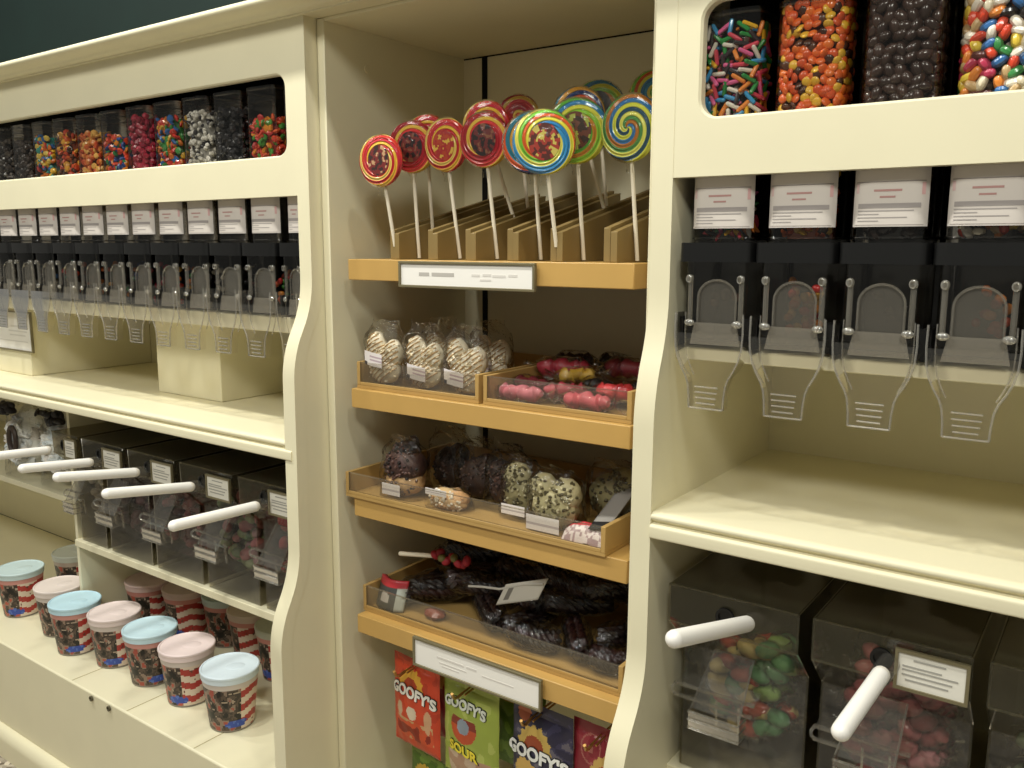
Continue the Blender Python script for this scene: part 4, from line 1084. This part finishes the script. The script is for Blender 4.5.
def art_red(u, v):
    n = noise.noise(Vector((u * 6, v * 7, 1)))
    s = sunburst(u, v, .44, .70, 1.45, .15, .24)
    if s == 1: return rgb('e0a83a')
    if s == 2: return rgb('a83a1c')
    if v > .945 or v < .04: return rgb('b03a22')
    if ((u - .50) / .10) ** 2 + ((v - .42) / .09) ** 2 < 1 + n: return rgb('d8c6ae')
    if ((u - .22) / .08) ** 2 + ((v - .40) / .10) ** 2 < 1 + n: return rgb('c9a888')
    if ((u - .80) / .08) ** 2 + ((v - .38) / .12) ** 2 < 1 + n: return rgb('cfa27c')
    if .12 < u < .9 and .12 < v < .34:
        return rgb('8a2416') if n > .15 else (rgb('c8a070') if n < -.3 else rgb('d0502c'))
    return rgb('c94426') if n < .3 else rgb('b83a20')
def art_green(u, v):
    n = noise.noise(Vector((u * 6, v * 7, 5)))
    dx, dy = (u - .44), (v - .55) * 1.45; d = math.hypot(dx, dy)
    if d < .11: return rgb('8f9aa8') if n > -.1 else rgb('d9d6cc')
    if d < .24 and dy < .12: return rgb('c2502c') if dy < 0 else rgb('8a3428')
    if v < .26 and u > .12 and u < .9: return rgb('b58f76') if n > -.05 else rgb('c9b098')
    if v > .95: return rgb('7f8f3c')
    return rgb('9fae4a') if n < .25 else rgb('b4be62')
def art_navy(u, v):
    n = noise.noise(Vector((u * 5, v * 12, 9)))
    s = sunburst(u, v, .42, .62, 1.45, .17, .26)
    if s == 1: return rgb('cfae5c')
    if s == 2: return rgb('a04a2a')
    if (u - .2) ** 2 + ((v - .90) * 1.45) ** 2 < .012: return rgb('b5623e')
    s = sunburst(u, v, .30, .36, 1.45, .06, .20)
    if s: return rgb('d8b060')
    if n > .34: return rgb('6a6470')
    return rgb('2f2c44') if n < .1 else rgb('3f3c58')
def art_crimson(u, v):
    n = noise.noise(Vector((u * 6, v * 8, 13)))
    s = sunburst(u, v, .62, .60, 1.45, .13, .22)
    if s == 1: return rgb('d0ac62')
    if s == 2: return rgb('a83a2a')
    d = math.hypot(u - .34, (v - .78) * 1.45)
    if abs(d - .17) < .012 or d < .05: return rgb('b06a62')
    return rgb('8c2a34') if n < .25 else rgb('9c3a42')
def art_plain_green(u, v):
    n = noise.noise(Vector((u * 6, v * 7, 21)))
    s = sunburst(u, v, .35, .70, 1.45, .10, .2)
    if s: return rgb('c8a23c')
    return rgb('4f6a26') if n < .1 else rgb('6f8a36')
GT = lambda s: ("GOOFY'S", .47, .645, s, 'f2efe8', .0009, -2.2, -.06)
print_bag("red printed candy bag hanging at the left below the lowest shelf", -1.093, .100, .690, .132, .190, art_red, [("GOOFY'S", .50, .655, .030, 'ece8de', .0010, 2.0, -.05)], rz=-.10)
print_bag("lime green sour candy bag hanging second from the left", -.955, .100, .690, .138, .205, art_green, [("GOOFY'S", .44, .755, .026, 'dfe3d6', .0009, 2.0, -.02), ("SOUR", .44, .315, .027, 'e6d23c', .0008, 1.5, -.12)], rz=-.06)
print_bag("navy printed candy bag hanging third from the left", -.792, .100, .690, .132, .210, art_navy, [("GOOFY'S", .45, .575, .033, 'f4f4f0', .0012, 2.0, -.03)], rz=-.04)
print_bag("crimson candy bag hanging next to the right stile", -.672, .105, .690, .120, .200, art_crimson, [], rz=-.05)
print_bag("dark green candy bag hanging behind the lime green one", -.90, .175, .694, .130, .200, art_plain_green, [], rz=.0)
print_bag("dull red candy bag hanging behind the front red one", -1.07, .17, .694, .130, .200, art_crimson, [], rz=.0)
print_bag("green candy bag hung low under the red one", -1.068, .120, .478, .140, .150, art_plain_green, [], rz=-.15)
for k, x in enumerate((-1.10, -.955, -.80, -.672)):
    r = thing('bag_hook', f'brass display hook under the lowest shelf, {("first", "second", "third", "fourth")[k]} from the left', 'hook', (x, .2, .68), 'brass display hooks')
    b = MB()
    for dx in (-.004, .004): b.tube([(x + dx, .40, .7385), (x + dx, .385, .676), (x + dx, .10, .674), (x + dx, .075, .672)], .0020, 8)
    b.build('rod', BRASS, r)
    b = MB(); b.tube([(x - .004, .078, .672), (x - .002, .060, .671), (x, .048, .677), (x + .001, .042, .688)], .0030, 8); b.build('tip', BRASS, r)
    MB().box(x - .02, x + .02, .398, .402, .72, .7402).build('mount_plate', BRASS, r)

# ------------------------------------------------------------------ open bay at far left: bags of pale candy floss
FLOSS = material('candy floss', attr=True, rough=.9, spec=.1, bump=(60, .6, .01))
def floss_bag(x, y, label, seed, knot):
    root = thing('floss_bag', label, 'candy bag', (x, y, .8222), 'bags of pale candy floss')
    random.seed(seed); b = MB()
    b.ell((x, y, .940), (.088, .062, .090), None, 40, 28, c=rgb('ebebe4'), bumpy=.22, sd=seed)
    for k in range(60):
        a = random.uniform(0, 2 * PI); q = random.uniform(.2, 1)
        b.ell((x + .072 * q * math.cos(a), y - .066 * math.sqrt(max(.05, 1 - q * q)) - .004, .925 + .082 * q * math.sin(a)), (.022, .008, .020), rnd_rot(), 12, 8, c=rgb(random.choice(('e6eaea', 'dfe6e8', 'efeee8', 'e8e2da'))), bumpy=.5, sd=k)
    b.build('floss', FLOSS, root)
    film_bag(root, x, y, .8265, .100, .080, .190, .055, seed)
    b = MB()
    for k in range(11):
        a = k * 2.4
        b.ell((x + knot * .03 + .026 * math.cos(a), y - .070 + .010 * math.sin(a), 1.026 + .014 * math.sin(a * 1.7)), (.017, .009, .012), rnd_rot(), 10, 7, c=rgb('1c1718'))
    b.tube([(x - .06, y - .07, 1.040), (x - .02, y - .075, 1.034), (x + knot * .03, y - .07, 1.026)], .005, 8, c=rgb('241d1c'))
    for q in (-.05, -.03, .0): b.ell((x + q - .01, y - .072, 1.040 + .1 * q), (.008, .005, .014), rnd_rot(), 8, 6, c=rgb('241d1c'))
    b.build('bow', CANDYM, root)
    if knot < 0: b = MB(); b.tube([(x + .03 + .020 * math.cos(q), y - .086, .945 + .036 * math.sin(q)) for q in [k * PI / 9 for k in range(18)]], .007, 8, closed=True, c=rgb('3a2c24')); b.build('round_tag', VCOL, root)
    return root
floss_bag(-2.428, .140, 'clear bag of pale candy floss with a black bow, beside the divider panel', 71, 1)
floss_bag(-2.635, .135, 'clear bag of pale candy floss cut by the left picture edge', 72, -1)

# ------------------------------------------------------------------ camera
F = 867.0; yaw, pit, rol = math.radians(35.69), math.radians(9.0), math.radians(.16)
f = Vector((-math.sin(yaw) * math.cos(pit), math.cos(yaw) * math.cos(pit), -math.sin(pit)))
r0 = Vector((math.cos(yaw), math.sin(yaw), 0)); u0 = r0.cross(f)
rr = r0 * math.cos(rol) + u0 * math.sin(rol); uu = -r0 * math.sin(rol) + u0 * math.cos(rol)
cam = bpy.data.cameras.new('camera'); cam.sensor_width = 36; cam.lens = F / 1024 * 36; cam.clip_start = .02
co = bpy.data.objects.new('camera', cam); col.objects.link(co)
M = Matrix((rr, uu, -f)).transposed().to_4x4(); M.translation = (0, -1.1, 1.5)
co.matrix_world = M; sc.camera = co

# ------------------------------------------------------------------ light: ceiling spots along the cabinets and softer lamps farther out in the shop
def lamp(name, loc, power, size, target, colr=(1, 1, .925)):
    L = bpy.data.lights.new(name, 'AREA'); L.shape = 'DISK'; L.size = size; L.energy = power; L.color = colr
    o = bpy.data.objects.new(name, L); col.objects.link(o); o.location = loc
    o.rotation_euler = (Vector(target) - Vector(loc)).to_track_quat('-Z', 'Y').to_euler()
    return o
for x, p in ((-3.4, 17.5), (-2.5, 22), (-1.6, 19), (-.7, 13.5), (.2, 12)):
    lamp('ceiling_spot', (x, -.74, 3.35), p, .14, (x, -.25, 0))
for x, p in ((-3.2, 8), (-1.4, 20), (.5, 29)):
    lamp('ceiling_lamp', (x, -2.0, 3.12), p, .5, (x, 0, 1.1))
w = bpy.data.worlds.new('shop'); sc.world = w; w.use_nodes = True
w.node_tree.nodes['Background'].inputs['Color'].default_value = (1, .97, .85, 1)
w.node_tree.nodes['Background'].inputs['Strength'].default_value = .20

sc.view_settings.view_transform = 'Standard'; sc.view_settings.look = 'None'; sc.view_settings.gamma = 1
sc.view_settings.use_curve_mapping = False; sc.view_settings.exposure = -.02
sc.cycles.transparent_max_bounces = 160; sc.cycles.max_bounces = 8; sc.cycles.caustics_reflective = False; sc.cycles.caustics_refractive = False
sc.cycles.sample_clamp_indirect = 4
